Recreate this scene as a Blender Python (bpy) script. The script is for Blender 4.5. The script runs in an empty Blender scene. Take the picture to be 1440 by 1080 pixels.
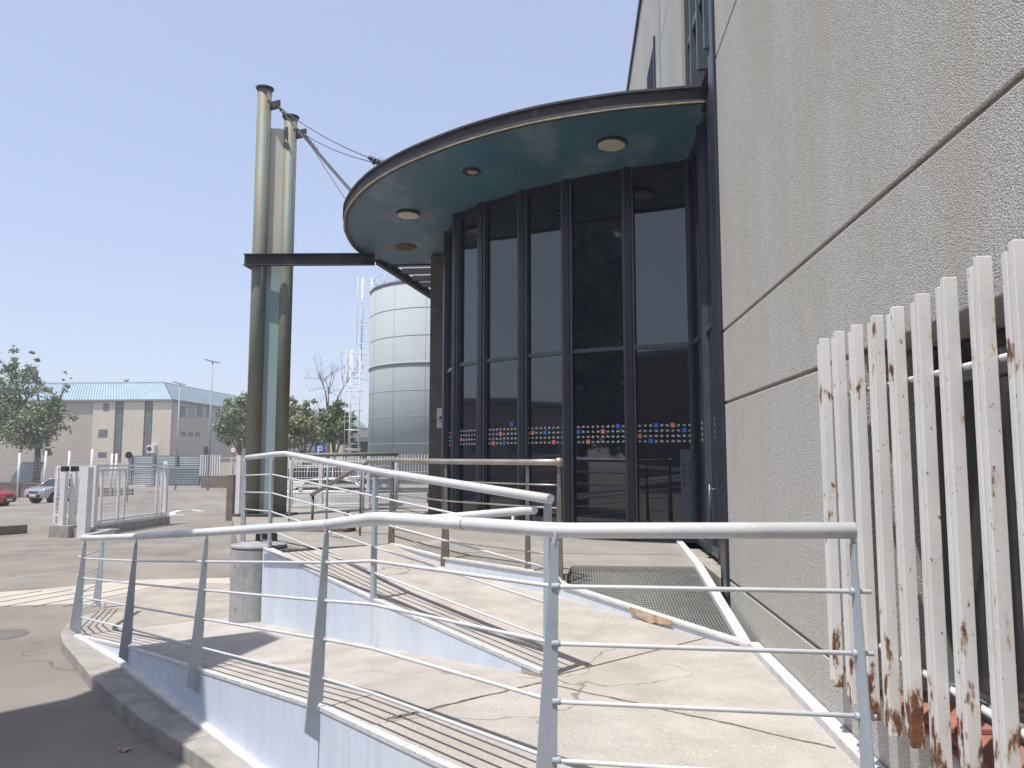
import bpy, bmesh, math, random
from mathutils import Vector, noise as mnoise
R = math.radians
random.seed(7)
SC = bpy.context.scene
COL = SC.collection
# ------------------------------------------------------------------ camera (eye at the origin, +Y runs along the concrete wall)
F = 1082.0
PITCH = math.atan(106 / 1082)
YAW = math.atan(87 / 1082 * math.cos(PITCH))
cam = bpy.data.cameras.new('camera'); camo = bpy.data.objects.new('camera', cam); COL.objects.link(camo)
cam.sensor_fit = 'HORIZONTAL'; cam.sensor_width = 36.0; cam.lens = 36.0 * F / 1440
cam.clip_start = 0.05; cam.clip_end = 3000
camo.rotation_euler = (math.pi / 2 + PITCH, 0, YAW)
SC.camera = camo
# ------------------------------------------------------------------ light
SUN_EL = R(70); SUN_DIR_H = R(38)          # shadows run 37 degrees to the right of +Y
w = bpy.data.worlds.new('World'); SC.world = w; w.use_nodes = True
nt = w.node_tree; bg = nt.nodes['Background']
sky = nt.nodes.new('ShaderNodeTexSky'); sky.sky_type = 'NISHITA'; sky.sun_disc = False
sky.sun_elevation = SUN_EL; sky.sun_rotation = math.pi + SUN_DIR_H
sky.air_density = 1.0; sky.dust_density = 1.0; sky.ozone_density = 3.0; sky.altitude = 50
gm_ = nt.nodes.new('ShaderNodeGamma'); gm_.inputs['Gamma'].default_value = .38            # thin summer haze evens the sky out
tn = nt.nodes.new('ShaderNodeMix'); tn.data_type = 'RGBA'; tn.blend_type = 'MULTIPLY'; tn.inputs[0].default_value = 1; tn.inputs[7].default_value = (2.2, 2.25, 2.6, 1)
nt.links.new(sky.outputs[0], gm_.inputs[0]); nt.links.new(gm_.outputs[0], tn.inputs[6]); nt.links.new(tn.outputs[2], bg.inputs[0]); bg.inputs[1].default_value = 0.15
sl = bpy.data.lights.new('sun', 'SUN'); so = bpy.data.objects.new('sun', sl); COL.objects.link(so)
sl.energy = 4.05; sl.angle = R(0.55); sl.color = (1.0, 0.955, 0.89)
d = Vector((math.sin(SUN_DIR_H) * math.cos(SUN_EL), math.cos(SUN_DIR_H) * math.cos(SUN_EL), -math.sin(SUN_EL)))
so.rotation_euler = d.to_track_quat('-Z', 'Y').to_euler()
SC.view_settings.view_transform = 'Standard'; SC.view_settings.look = 'None'
SC.view_settings.gamma = 1; SC.view_settings.exposure = 0.40

# ------------------------------------------------------------------ pixel helpers (reference picture pixels -> metres)
def ray(px, py):
    r = px - 720; u = 540 - py
    f = F * math.cos(PITCH) - u * math.sin(PITCH); z = u * math.cos(PITCH) + F * math.sin(PITCH)
    return (r * math.cos(YAW) - f * math.sin(YAW), r * math.sin(YAW) + f * math.cos(YAW), z)
def atz(px, py, z):
    a = ray(px, py); t = z / a[2]; return Vector((a[0] * t, a[1] * t, z))
def atx(px, py, x):
    a = ray(px, py); t = x / a[0]; return Vector((x, a[1] * t, a[2] * t))
def aty(px, py, y):
    a = ray(px, py); t = y / a[1]; return Vector((a[0] * t, y, a[2] * t))

# ------------------------------------------------------------------ materials
def mat(name, c1, c2=None, rough=0.8, metal=0.0, scale=6.0, detail=6, bump=0.0, bscale=None, spec=0.5,
        speck=None, sscale=60, slo=0.62, shi=0.7, stretch=(1, 1, 1), lo=0.35, hi=0.65, patch=None, pscale=2.0, plo=.55, phi=.6, rough2=None, bdist=0.01, ior=None, broad=None, cracks=None, drips=None):
    m = bpy.data.materials.new(name); m.use_nodes = True; n = m.node_tree; b = n.nodes['Principled BSDF']
    L = n.links.new
    tc = n.nodes.new('ShaderNodeTexCoord'); mp = n.nodes.new('ShaderNodeMapping'); mp.inputs['Scale'].default_value = stretch
    L(tc.outputs['Object'], mp.inputs[0]); vec = mp.outputs[0]
    def nz(s, det=6, rgh=.55):
        t = n.nodes.new('ShaderNodeTexNoise'); t.inputs['Scale'].default_value = s; t.inputs['Detail'].default_value = det
        t.inputs['Roughness'].default_value = rgh; L(vec, t.inputs['Vector']); return t.outputs['Fac']
    def rng(v, a, bb):
        t = n.nodes.new('ShaderNodeMapRange'); t.inputs[1].default_value = a; t.inputs[2].default_value = bb; L(v, t.inputs[0]); t.clamp = True; return t.outputs[0]
    def mix(f, a, bb):
        t = n.nodes.new('ShaderNodeMix'); t.data_type = 'RGBA'; L(f, t.inputs[0])
        for i, v in ((6, a), (7, bb)):
            if isinstance(v, tuple): t.inputs[i].default_value = (*v, 1)
            else: L(v, t.inputs[i])
        return t.outputs[2]
    c2 = c2 or tuple(x * .8 for x in c1)
    col = mix(rng(nz(scale, detail), lo, hi), c1, c2)
    if speck: col = mix(rng(nz(sscale, 3, .7), slo, shi), col, speck)
    if patch: col = mix(rng(nz(pscale, 8, .65), plo, phi), col, patch)
    if broad:                                    # (colour, scale, amount): wide worn areas
        t = n.nodes.new('ShaderNodeMath'); t.operation = 'MULTIPLY'; t.inputs[1].default_value = broad[2]; L(rng(nz(broad[1], 10, .6), .46, .62), t.inputs[0])
        col = mix(t.outputs[0], col, broad[0])
    if drips:                                    # (colour, amount): run marks down a wall
        m3 = n.nodes.new('ShaderNodeMapping'); m3.inputs['Scale'].default_value = (9, 9, .7); L(tc.outputs['Object'], m3.inputs[0])
        t = n.nodes.new('ShaderNodeTexNoise'); t.inputs['Scale'].default_value = 1.3; t.inputs['Detail'].default_value = 9; t.inputs['Roughness'].default_value = .7; L(m3.outputs[0], t.inputs['Vector'])
        t2 = n.nodes.new('ShaderNodeMath'); t2.operation = 'MULTIPLY'; t2.inputs[1].default_value = drips[1]; L(rng(t.outputs['Fac'], .52, .74), t2.inputs[0])
        col = mix(t2.outputs[0], col, drips[0])
    if cracks:                                   # (colour, scale, width)
        vn = n.nodes.new('ShaderNodeTexNoise'); vn.inputs['Scale'].default_value = cracks[1] * 3; vn.inputs['Detail'].default_value = 7; L(tc.outputs['Object'], vn.inputs['Vector'])
        va = n.nodes.new('ShaderNodeVectorMath'); va.operation = 'SCALE'; va.inputs['Scale'].default_value = .45 / cracks[1]; L(vn.outputs['Color'], va.inputs[0])
        vb = n.nodes.new('ShaderNodeVectorMath'); vb.operation = 'ADD'; L(va.outputs[0], vb.inputs[0]); L(tc.outputs['Object'], vb.inputs[1])
        vo = n.nodes.new('ShaderNodeTexVoronoi'); vo.feature = 'DISTANCE_TO_EDGE'; vo.inputs['Scale'].default_value = cracks[1]; L(vb.outputs[0], vo.inputs['Vector'])
        a = rng(vo.outputs['Distance'], cracks[2], cracks[2] * .3); c_ = rng(nz(.8, 3), .47, .56)
        t = n.nodes.new('ShaderNodeMath'); t.operation = 'MULTIPLY'; L(a, t.inputs[0]); L(c_, t.inputs[1])
        t2 = n.nodes.new('ShaderNodeMath'); t2.operation = 'MULTIPLY'; t2.inputs[1].default_value = .7; L(t.outputs[0], t2.inputs[0])
        col = mix(t2.outputs[0], col, cracks[0])
    L(col, b.inputs['Base Color'])
    b.inputs['Roughness'].default_value = rough; b.inputs['Metallic'].default_value = metal
    b.inputs['Specular IOR Level'].default_value = spec
    if ior: b.inputs['IOR'].default_value = ior
    if rough2 is not None:
        t = n.nodes.new('ShaderNodeMapRange'); t.inputs[3].default_value = rough; t.inputs[4].default_value = rough2
        L(nz(scale * 1.7), t.inputs[0]); L(t.outputs[0], b.inputs['Roughness'])
    if bump:
        bp = n.nodes.new('ShaderNodeBump'); bp.inputs['Strength'].default_value = bump; bp.inputs['Distance'].default_value = bdist
        L(nz(bscale or scale * 4, 8, .65), bp.inputs['Height']); L(bp.outputs[0], b.inputs['Normal'])
    return m

def aggregate(name, base, dark, light):
    m = bpy.data.materials.new(name); m.use_nodes = True; n = m.node_tree; b = n.nodes['Principled BSDF']; L = n.links.new
    tc = n.nodes.new('ShaderNodeTexCoord')
    v = n.nodes.new('ShaderNodeTexVoronoi'); v.inputs['Scale'].default_value = 165; v.inputs['Randomness'].default_value = 1
    L(tc.outputs['Object'], v.inputs['Vector'])
    v2 = n.nodes.new('ShaderNodeTexVoronoi'); v2.inputs['Scale'].default_value = 190; L(tc.outputs['Object'], v2.inputs['Vector'])
    ns = n.nodes.new('ShaderNodeTexNoise'); ns.inputs['Scale'].default_value = 150; ns.inputs['Detail'].default_value = 3; L(tc.outputs['Object'], ns.inputs['Vector'])
    sep = n.nodes.new('ShaderNodeSeparateColor'); L(v.outputs['Color'], sep.inputs[0])
    r1 = n.nodes.new('ShaderNodeValToRGB'); r1.color_ramp.elements[0].color = (*dark, 1); r1.color_ramp.elements[0].position = .0
    r1.color_ramp.elements[1].color = (*light, 1); r1.color_ramp.elements[1].position = 1
    e = r1.color_ramp.elements.new(.5); e.color = (*base, 1)
    L(sep.outputs[0], r1.inputs[0])
    # cement between the stones
    r2 = n.nodes.new('ShaderNodeMapRange'); r2.inputs[1].default_value = .25; r2.inputs[2].default_value = .62; L(v.outputs['Distance'], r2.inputs[0])
    mx = n.nodes.new('ShaderNodeMix'); mx.data_type = 'RGBA'; L(r2.outputs[0], mx.inputs[0]); L(r1.outputs[0], mx.inputs[6]); mx.inputs[7].default_value = (*[x * .62 for x in base], 1)
    # broad rain staining, stretched downwards
    mp = n.nodes.new('ShaderNodeMapping'); mp.inputs['Scale'].default_value = (1, 1, .22); mp.inputs['Rotation'].default_value = (R(12), 0, 0); L(tc.outputs['Object'], mp.inputs[0])
    st = n.nodes.new('ShaderNodeTexNoise'); st.inputs['Scale'].default_value = 1.5; st.inputs['Detail'].default_value = 9; st.inputs['Roughness'].default_value = .62; L(mp.outputs[0], st.inputs['Vector'])
    r3 = n.nodes.new('ShaderNodeMapRange'); r3.inputs[1].default_value = .42; r3.inputs[2].default_value = .68; r3.inputs[3].default_value = 0; r3.inputs[4].default_value = .48; L(st.outputs['Fac'], r3.inputs[0])
    m2 = n.nodes.new('ShaderNodeMix'); m2.data_type = 'RGBA'; L(r3.outputs[0], m2.inputs[0]); L(mx.outputs[2], m2.inputs[6]); m2.inputs[7].default_value = (base[0] * .62, base[1] * .58, base[2] * .47, 1)
    L(m2.outputs[2], b.inputs['Base Color']); b.inputs['Roughness'].default_value = .95; b.inputs['Specular IOR Level'].default_value = .2
    mm = n.nodes.new('ShaderNodeMath'); mm.operation = 'MULTIPLY'; mm.inputs[1].default_value = -1.0; L(v.outputs['Distance'], mm.inputs[0])
    ma = n.nodes.new('ShaderNodeMath'); ma.operation = 'ADD'; L(mm.outputs[0], ma.inputs[0])
    mc = n.nodes.new('ShaderNodeMath'); mc.operation = 'MULTIPLY'; mc.inputs[1].default_value = .8; L(ns.outputs['Fac'], mc.inputs[0]); L(mc.outputs[0], ma.inputs[1])
    bp = n.nodes.new('ShaderNodeBump'); bp.inputs['Strength'].default_value = .6; bp.inputs['Distance'].default_value = .005; L(ma.outputs[0], bp.inputs['Height']); L(bp.outputs[0], b.inputs['Normal'])
    return m

M = {}
M['agg'] = aggregate('exposed_aggregate', (.61, .59, .55), (.36, .35, .325), (.86, .84, .80))
M['asphalt'] = mat('asphalt', (.195, .175, .152), (.25, .226, .195), .95, scale=.9, speck=(.34, .32, .29), sscale=120, slo=.6, shi=.72, bump=.5, bscale=220, patch=(.15, .14, .13), pscale=.5, plo=.55, phi=.68, spec=.15, bdist=.004, broad=((.30, .275, .24), .22, .55), cracks=((.09, .08, .07), .35, .006))
M['pave'] = mat('pavement_concrete', (.40, .365, .315), (.31, .285, .25), .92, scale=3.0, speck=(.2, .18, .16), sscale=40, slo=.66, shi=.72, bump=.35, bscale=90, spec=.2)
M['kerb'] = mat('kerb_concrete', (.36, .34, .31), (.27, .255, .23), .92, scale=5, bump=.4, bscale=60, speck=(.16, .15, .13), sscale=25, slo=.66, shi=.75, spec=.2)
M['ramp'] = mat('ramp_screed', (.475, .445, .405), (.385, .355, .32), .93, scale=3.5, detail=9, bump=1.0, bscale=38, speck=(.64, .60, .55), sscale=70, slo=.56, shi=.7, patch=(.34, .30, .26), pscale=1.3, plo=.53, phi=.72, spec=.15, broad=((.38, .345, .31), .7, .5), cracks=((.17, .14, .12), .75, .010))
M['deck'] = mat('platform_screed', (.33, .31, .275), (.27, .25, .225), .92, scale=2.5, detail=9, bump=.4, bscale=60, spec=.15)
M['bluewall'] = mat('pale_blue_render', (.60, .67, .77), (.54, .61, .71), .75, scale=3.5, detail=8, bump=.15, bscale=40, speck=(.33, .37, .42), sscale=9, slo=.64, shi=.78, spec=.3, stretch=(1, 1, .35), drips=((.40, .43, .47), .55), broad=((.66, .70, .76), 1.1, .6))
M['greywall'] = mat('weathered_grey_render', (.37, .38, .385), (.29, .30, .305), .9, scale=6, bump=.35, bscale=30, speck=(.14, .14, .13), drips=((.16, .16, .155), .6), sscale=18, slo=.6, shi=.68)
M['whitekerb'] = mat('chipped_white_paint', (.66, .66, .64), (.55, .55, .52), .7, scale=7, bump=.3, bscale=50, speck=(.30, .28, .25), sscale=30, slo=.63, shi=.68, patch=(.32, .16, .07), pscale=2.2, plo=.70, phi=.74)
M['edgepaint'] = mat('chipped_edge_paint', (.60, .63, .66), (.50, .50, .48), .75, scale=14, speck=(.36, .33, .29), sscale=40, slo=.58, shi=.64)
M['dirt'] = mat('dirt_line', (.20, .16, .125), (.13, .105, .085), .95, scale=30)
M['railwhite'] = mat('handrail_paint', (.62, .64, .655), (.53, .55, .57), .42, scale=4, rough2=.55, speck=(.33, .34, .34), sscale=14, slo=.72, shi=.76, bump=.06, bscale=40)
M['postgrey'] = mat('post_paint', (.36, .41, .455), (.31, .355, .395), .55, scale=5, speck=(.17, .16, .14), sscale=22, slo=.7, shi=.75, bump=.08, bscale=40)
M['brownrail'] = mat('dull_steel_rail', (.42, .38, .32), (.32, .28, .23), .4, metal=.5, scale=5, speck=(.18, .14, .1), sscale=20, slo=.62, shi=.7)
M['brownpost'] = mat('dull_steel_post', (.22, .195, .165), (.15, .135, .115), .5, metal=.4, scale=7)
M['mast'] = mat('weathered_green_pipe', (.195, .205, .15), (.15, .19, .165), .6, scale=3, detail=9, stretch=(1, 1, .25), patch=(.19, .14, .085), pscale=3.5, plo=.50, phi=.66, speck=(.30, .30, .24), sscale=10, slo=.62, shi=.75, bump=.1)
M['mastplate'] = mat('faded_green_plate', (.54, .52, .43), (.47, .45, .38), .9, scale=3, stretch=(1, 1, .3), speck=(.2, .2, .16), sscale=16, slo=.68, shi=.74)
M['mastplateblue'] = mat('faded_teal_plate', (.27, .37, .375), (.23, .32, .33), .65, scale=3, stretch=(1, 1, .3), speck=(.2, .2, .16), sscale=16, slo=.7, shi=.76)
M['beam'] = mat('dark_rusty_steel', (.05, .047, .052), (.035, .038, .045), .6, scale=4, patch=(.17, .12, .08), pscale=3, plo=.58, phi=.7)
M['soffit'] = mat('teal_soffit', (.065, .165, .235), (.050, .13, .19), .5, scale=1.3, detail=9, patch=(.17, .26, .28), pscale=1.5, plo=.50, phi=.68, speck=(.16, .17, .15), sscale=7, slo=.70, shi=.78, bump=.12, bscale=10, stretch=(1, .45, 1))
M['rimline'] = mat('worn_edge_trim', (.42, .34, .22), (.25, .2, .14), .6, scale=9)
M['steelnavy'] = mat('navy_steel', (.020, .026, .040), (.014, .018, .028), .3, scale=4, rough2=.42, spec=.6)
M['steelgrey'] = mat('dull_grey_frame', (.085, .10, .12), (.06, .07, .085), .32, scale=4, spec=.6)
M['cable'] = mat('steel_cable', (.10, .09, .085), None, .5, metal=.5)
M['cream'] = mat('lamp_cover', (.62, .57, .48), (.5, .46, .39), .5, scale=6)
M['rust'] = mat('rust', (.27, .15, .085), (.16, .1, .065), .9, scale=12)
M['slitdark'] = mat('dark_slit_glass', (.012, .012, .03), None, .6, spec=.1)
M['signred'] = mat('faded_sign_red', (.50, .13, .11), (.45, .12, .10), .7)
M['black'] = mat('black_plastic', (.02, .02, .022), None, .5)
M['pillar'] = mat('brown_concrete', (.17, .155, .13), (.13, .12, .10), .9, scale=8, bump=.3, bscale=80)
M['terra'] = mat('terracotta', (.40, .17, .115), (.32, .14, .10), .85, scale=8)
M['jointfill'] = mat('joint_mortar', (.30, .265, .225), (.19, .165, .14), .95, scale=9, detail=9, bump=.5, bscale=60)
M['recess'] = mat('recess_render', (.22, .17, .14), (.16, .13, .11), .9, scale=6)
M['white'] = mat('white_paint', (.72, .72, .70), (.62, .62, .60), .5, scale=3, speck=(.4, .38, .33), sscale=10, slo=.68, shi=.74)
M['silo'] = mat('galvanised_sheet', (.37, .41, .42), (.34, .38, .39), .85, scale=.5, spec=.2, speck=(.355, .395, .405), sscale=2.2, slo=.55, shi=.7, stretch=(1, 1, .4))
M['cwall'] = mat('cream_block', (.56, .50, .41), (.50, .45, .37), .9, scale=.3)
M['tanwall'] = mat('tan_block', (.42, .37, .31), (.37, .33, .28), .9, scale=.3)
M['shadewall'] = mat('tan_side_wall', (.47, .42, .34), (.42, .375, .31), .9, scale=.3)
M['whglass'] = mat('hazy_dark_glass', (.13, .14, .14), (.10, .11, .11), .3, scale=1)
M['grey'] = mat('mid_grey', (.22, .23, .23), (.18, .19, .19), .6, scale=2)
M['corr'] = mat('corrugated_grey', (.34, .39, .41), (.29, .34, .36), .5, scale=.5)
M['corrdark'] = mat('corrugated_dark', (.22, .27, .30), (.19, .24, .27), .5, scale=.5)
M['brownwall'] = mat('brown_low_wall', (.20, .165, .13), (.15, .125, .10), .9, scale=2)
M['trunk'] = mat('bark', (.20, .165, .125), (.12, .10, .08), .95, scale=8, stretch=(1, 1, .3), bump=.5)
M['leafa'] = mat('leaf_green', (.19, .24, .13), (.25, .295, .165), .55, scale=.9, spec=.3)
M['leafb'] = mat('leaf_dull_green', (.22, .26, .13), (.28, .31, .16), .6, scale=.9, spec=.3)
M['dryleaf'] = mat('dry_leaf', (.42, .33, .22), (.3, .22, .13), .8, scale=30)
M['silver'] = mat('car_silver', (.50, .52, .55), (.48, .50, .53), .25, metal=.6)
M['red'] = mat('car_red', (.42, .02, .025), (.38, .02, .025), .22, spec=.7)
M['carwhite'] = mat('car_white', (.72, .72, .72), (.68, .68, .68), .3)
M['carglass'] = mat('car_glass', (.015, .018, .02), None, .08)
M['tyre'] = mat('rubber', (.02, .02, .02), None, .85)
M['chrome'] = mat('alloy', (.45, .45, .46), None, .3, metal=.9)
M['bluepaint'] = mat('sign_blue', (.015, .10, .42), (.015, .09, .38), .5)
M['redpaint'] = mat('sticker_red', (.85, .17, .11), (.82, .16, .11), .6)
M['stickred'] = mat('sticker_orange_red', (.95, .27, .17), (.9, .25, .16), .6)
M['stickblue'] = mat('sticker_blue', (.03, .22, .75), (.03, .2, .7), .6)
M['stickgrey'] = mat('sticker_grey', (.66, .67, .62), (.50, .54, .46), .6, scale=60)
M['stickgreen'] = mat('sticker_green', (.22, .42, .20), (.40, .36, .12), .6, scale=60)
M['film'] = mat('frosted_film', (.075, .105, .13), (.06, .085, .11), .35)  # pale tone painted for light seen in the glass
M['filmdark'] = mat('film_print', (.025, .03, .036), None, .5)

def roofmat():                               # ribbed pale blue sheet
    m = mat('ribbed_blue_roof', (.27, .37, .43), (.32, .42, .48), .5, scale=.4)
    return m
M['roofblue'] = roofmat()
M['roofside'] = mat('grey_blue_roof', (.21, .26, .29), (.24, .29, .32), .5, scale=.3)

def glassmat(name, base, ior, rough):
    m = bpy.data.materials.new(name); m.use_nodes = True; n = m.node_tree; b = n.nodes['Principled BSDF']; L = n.links.new
    b.inputs['Base Color'].default_value = (*base, 1); b.inputs['Roughness'].default_value = rough; b.inputs['IOR'].default_value = ior
    tc = n.nodes.new('ShaderNodeTexCoord'); t = n.nodes.new('ShaderNodeTexNoise'); t.inputs['Scale'].default_value = .8; t.inputs['Detail'].default_value = 1
    L(tc.outputs['Object'], t.inputs['Vector']); bp = n.nodes.new('ShaderNodeBump'); bp.inputs['Strength'].default_value = .05; bp.inputs['Distance'].default_value = .02
    L(t.outputs['Fac'], bp.inputs['Height']); L(bp.outputs[0], b.inputs['Normal'])
    return m
M['glass'] = glassmat('tinted_reflective_glass', (.010, .014, .026), 1.88, .03)
M['glass2'] = glassmat('window_glass', (.055, .068, .066), 1.6, .08)

def paintrust():                               # picket paint: white with chips, rust gathering near the low ends and the clamps
    m = bpy.data.materials.new('rusty_white_paint'); m.use_nodes = True; n = m.node_tree; b = n.nodes['Principled BSDF']; L = n.links.new
    tc = n.nodes.new('ShaderNodeTexCoord'); oi = n.nodes.new('ShaderNodeObjectInfo')
    ad = n.nodes.new('ShaderNodeVectorMath'); ad.operation = 'ADD'; L(tc.outputs['Object'], ad.inputs[0])
    mu = n.nodes.new('ShaderNodeVectorMath'); mu.operation = 'SCALE'; mu.inputs['Scale'].default_value = 13
    L(oi.outputs['Location'], mu.inputs[0]); L(mu.outputs[0], ad.inputs[1]); v = ad.outputs[0]
    def nz(s, st=(1, 1, 1), det=6):
        mp = n.nodes.new('ShaderNodeMapping'); mp.inputs['Scale'].default_value = st; L(v, mp.inputs[0])
        t = n.nodes.new('ShaderNodeTexNoise'); t.inputs['Scale'].default_value = s; t.inputs['Detail'].default_value = det; t.inputs['Roughness'].default_value = .6; L(mp.outputs[0], t.inputs['Vector']); return t.outputs['Fac']
    def rng(x, a, bb, c=0, dd=1):
        t = n.nodes.new('ShaderNodeMapRange'); t.inputs[1].default_value = a; t.inputs[2].default_value = bb; t.inputs[3].default_value = c; t.inputs[4].default_value = dd; L(x, t.inputs[0]); return t.outputs[0]
    def mix(f, a, bb):
        t = n.nodes.new('ShaderNodeMix'); t.data_type = 'RGBA'; L(f, t.inputs[0])
        for i, vv in ((6, a), (7, bb)):
            if isinstance(vv, tuple): t.inputs[i].default_value = (*vv, 1)
            else: L(vv, t.inputs[i])
        return t.outputs[2]
    sp = n.nodes.new('ShaderNodeSeparateXYZ'); L(tc.outputs['Object'], sp.inputs[0])
    low = rng(sp.outputs[2], .02, .36, .21, 0)           # object z is 0 at the foot
    ab = n.nodes.new('ShaderNodeMath'); ab.operation = 'SUBTRACT'; ab.inputs[1].default_value = 1.31; L(sp.outputs[2], ab.inputs[0])
    ab2 = n.nodes.new('ShaderNodeMath'); ab2.operation = 'ABSOLUTE'; L(ab.outputs[0], ab2.inputs[0])
    cl = rng(ab2.outputs[0], .0, .07, .11, 0)
    s1 = n.nodes.new('ShaderNodeMath'); s1.operation = 'ADD'; L(low, s1.inputs[0]); L(cl, s1.inputs[1])
    s2 = n.nodes.new('ShaderNodeMath'); s2.operation = 'ADD'; L(s1.outputs[0], s2.inputs[0]); L(nz(16, (1, 1, .35)), s2.inputs[1])
    rust0 = rng(s2.outputs[0], .655, .70)
    halo = rng(s2.outputs[0], .60, .69, 0, .7)
    chips = rng(nz(58, (1, 1, .5)), .655, .69)
    sp3 = rng(nz(11, (1, 1, .35), 9), .69, .72)
    col = mix(rng(nz(3), .35, .65), (.74, .73, .70), (.66, .655, .63))
    col = mix(halo, col, (.58, .48, .36)); col = mix(chips, col, (.22, .16, .11)); col = mix(sp3, col, (.30, .15, .08)); rcol = mix(rng(nz(30), .4, .6), (.24, .095, .04), (.11, .06, .04)); col = mix(rust0, col, rcol)
    L(col, b.inputs['Base Color']); b.inputs['Roughness'].default_value = .6
    bp = n.nodes.new('ShaderNodeBump'); bp.inputs['Strength'].default_value = .35; bp.inputs['Distance'].default_value = .002; L(nz(60), bp.inputs['Height']); L(bp.outputs[0], b.inputs['Normal'])
    return m
M['picket'] = paintrust()

# ------------------------------------------------------------------ mesh builder
class MB:
    def __init__(s): s.v = []; s.f = []; s.sm = []
    def face(s, pts, sm=False):
        i = len(s.v); s.v += [tuple(p) for p in pts]; s.f.append(tuple(range(i, i + len(pts)))); s.sm.append(sm); return s
    def box(s, x0, x1, y0, y1, z0, z1):
        return s.hexa([(x0, y0), (x1, y0), (x1, y1), (x0, y1)], z0, z1)
    def hexa(s, poly, z0, z1):
        """prism over a plan polygon; z0/z1 numbers or functions of (x,y)"""
        a = sum(poly[i][0] * poly[(i + 1) % len(poly)][1] - poly[(i + 1) % len(poly)][0] * poly[i][1] for i in range(len(poly)))
        if a < 0: poly = poly[::-1]
        g0 = z0 if callable(z0) else (lambda x, y: z0); g1 = z1 if callable(z1) else (lambda x, y: z1)
        n = len(poly); i = len(s.v)
        s.v += [(x, y, g0(x, y)) for x, y in poly] + [(x, y, g1(x, y)) for x, y in poly]
        s.f.append(tuple(range(i + n - 1, i - 1, -1))); s.f.append(tuple(range(i + n, i + 2 * n))); s.sm += [False, False]
        for k in range(n):
            j = (k + 1) % n; s.f.append((i + k, i + j, i + n + j, i + n + k)); s.sm.append(False)
        return s
    def tube(s, pts, r, seg=12, cap=True, r2=None):
        pts = [Vector(p) for p in pts]; n = len(pts); i0 = len(s.v); prev = None
        rr = [r + ((r2 if r2 is not None else r) - r) * k / (n - 1) for k in range(n)]
        for k, p in enumerate(pts):
            t = (pts[min(k + 1, n - 1)] - pts[max(k - 1, 0)]).normalized()
            if k and k < n - 1: t = ((pts[k] - pts[k - 1]).normalized() + (pts[k + 1] - pts[k]).normalized()).normalized()
            if prev is None:
                a = Vector((0, 0, 1)) if abs(t.z) < .9 else Vector((1, 0, 0)); u = t.cross(a).normalized()
            else: u = (prev - t * prev.dot(t)).normalized()
            prev = u; v = t.cross(u)
            for q in range(seg):
                an = 2 * math.pi * q / seg; s.v.append(tuple(p + (u * math.cos(an) + v * math.sin(an)) * rr[k]))
        for k in range(n - 1):
            for q in range(seg):
                a = i0 + k * seg + q; b = i0 + k * seg + (q + 1) % seg
                s.f.append((a, b, b + seg, a + seg)); s.sm.append(True)
        if cap:
            s.f.append(tuple(i0 + q for q in range(seg - 1, -1, -1))); s.f.append(tuple(i0 + (n - 1) * seg + q for q in range(seg))); s.sm += [False, False]
        return s
    def slab(s, outline, nrm, th):
        """flat plate: outline = 3-D points, thickness along nrm, centred"""
        nrm = Vector(nrm).normalized() * th / 2; n = len(outline); i = len(s.v)
        s.v += [tuple(Vector(p) - nrm) for p in outline] + [tuple(Vector(p) + nrm) for p in outline]
        s.f.append(tuple(range(i + n - 1, i - 1, -1))); s.f.append(tuple(range(i + n, i + 2 * n))); s.sm += [False, False]
        for k in range(n):
            j = (k + 1) % n; s.f.append((i + k, i + j, i + n + j, i + n + k)); s.sm.append(False)
        return s
    def bar(s, a, b, w, h, up=(0, 0, 1)):
        a = Vector(a); b = Vector(b); t = (b - a).normalized(); u = t.cross(Vector(up)).normalized() * w / 2; v = u.cross(t).normalized() * h / 2
        i = len(s.v)
        for p in (a, b): s.v += [tuple(p - u - v), tuple(p + u - v), tuple(p + u + v), tuple(p - u + v)]
        for f in ((3, 2, 1, 0), (4, 5, 6, 7), (0, 1, 5, 4), (1, 2, 6, 5), (2, 3, 7, 6), (3, 0, 4, 7)): s.f.append(tuple(i + q for q in f)); s.sm.append(False)
        return s
    def disc(s, c, r, z0, z1, seg=32):
        return s.hexa([(c[0] + r * math.cos(2 * math.pi * k / seg), c[1] + r * math.sin(2 * math.pi * k / seg)) for k in range(seg)], z0, z1)
    def build(s, name, m, parent=None, bevel=0, origin=None):
        me = bpy.data.meshes.new(name)
        o = Vector(origin) if origin is not None else Vector((0, 0, 0))
        me.from_pydata([tuple(Vector(p) - o) for p in s.v], [], s.f)
        me.polygons.foreach_set('use_smooth', s.sm); me.materials.append(m); me.validate(); me.update()
        bm = bmesh.new(); bm.from_mesh(me); bmesh.ops.recalc_face_normals(bm, faces=bm.faces); bm.to_mesh(me); bm.free()
        ob = bpy.data.objects.new(name, me); COL.objects.link(ob)
        ob.location = o
        if parent is not None:
            ob.parent = parent
            if parent.get('_org') is not None: ob.location = o - Vector(parent['_org'])
        ob['_org'] = tuple(o)
        if bevel:
            b = ob.modifiers.new('bevel', 'BEVEL'); b.width = bevel; b.segments = 2; b.limit_method = 'ANGLE'; b.angle_limit = R(50)
        return ob
def tag(o, label=None, cat=None, group=None, kind=None):
    for k, v in (('label', label), ('category', cat), ('group', group), ('kind', kind)):
        if v: o[k] = v
    return o
def thing(name, label, cat, loc=(0, 0, 0), group=None, rz=0):
    o = bpy.data.objects.new(name, None); COL.objects.link(o); o.location = loc; o.rotation_euler.z = rz
    o.empty_display_size = .2
    if rz == 0: o['_org'] = tuple(loc)
    return tag(o, label, cat, group)
def structure(mb, name, m, **k):
    return tag(mb.build(name, m, **k), kind='structure')

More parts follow.
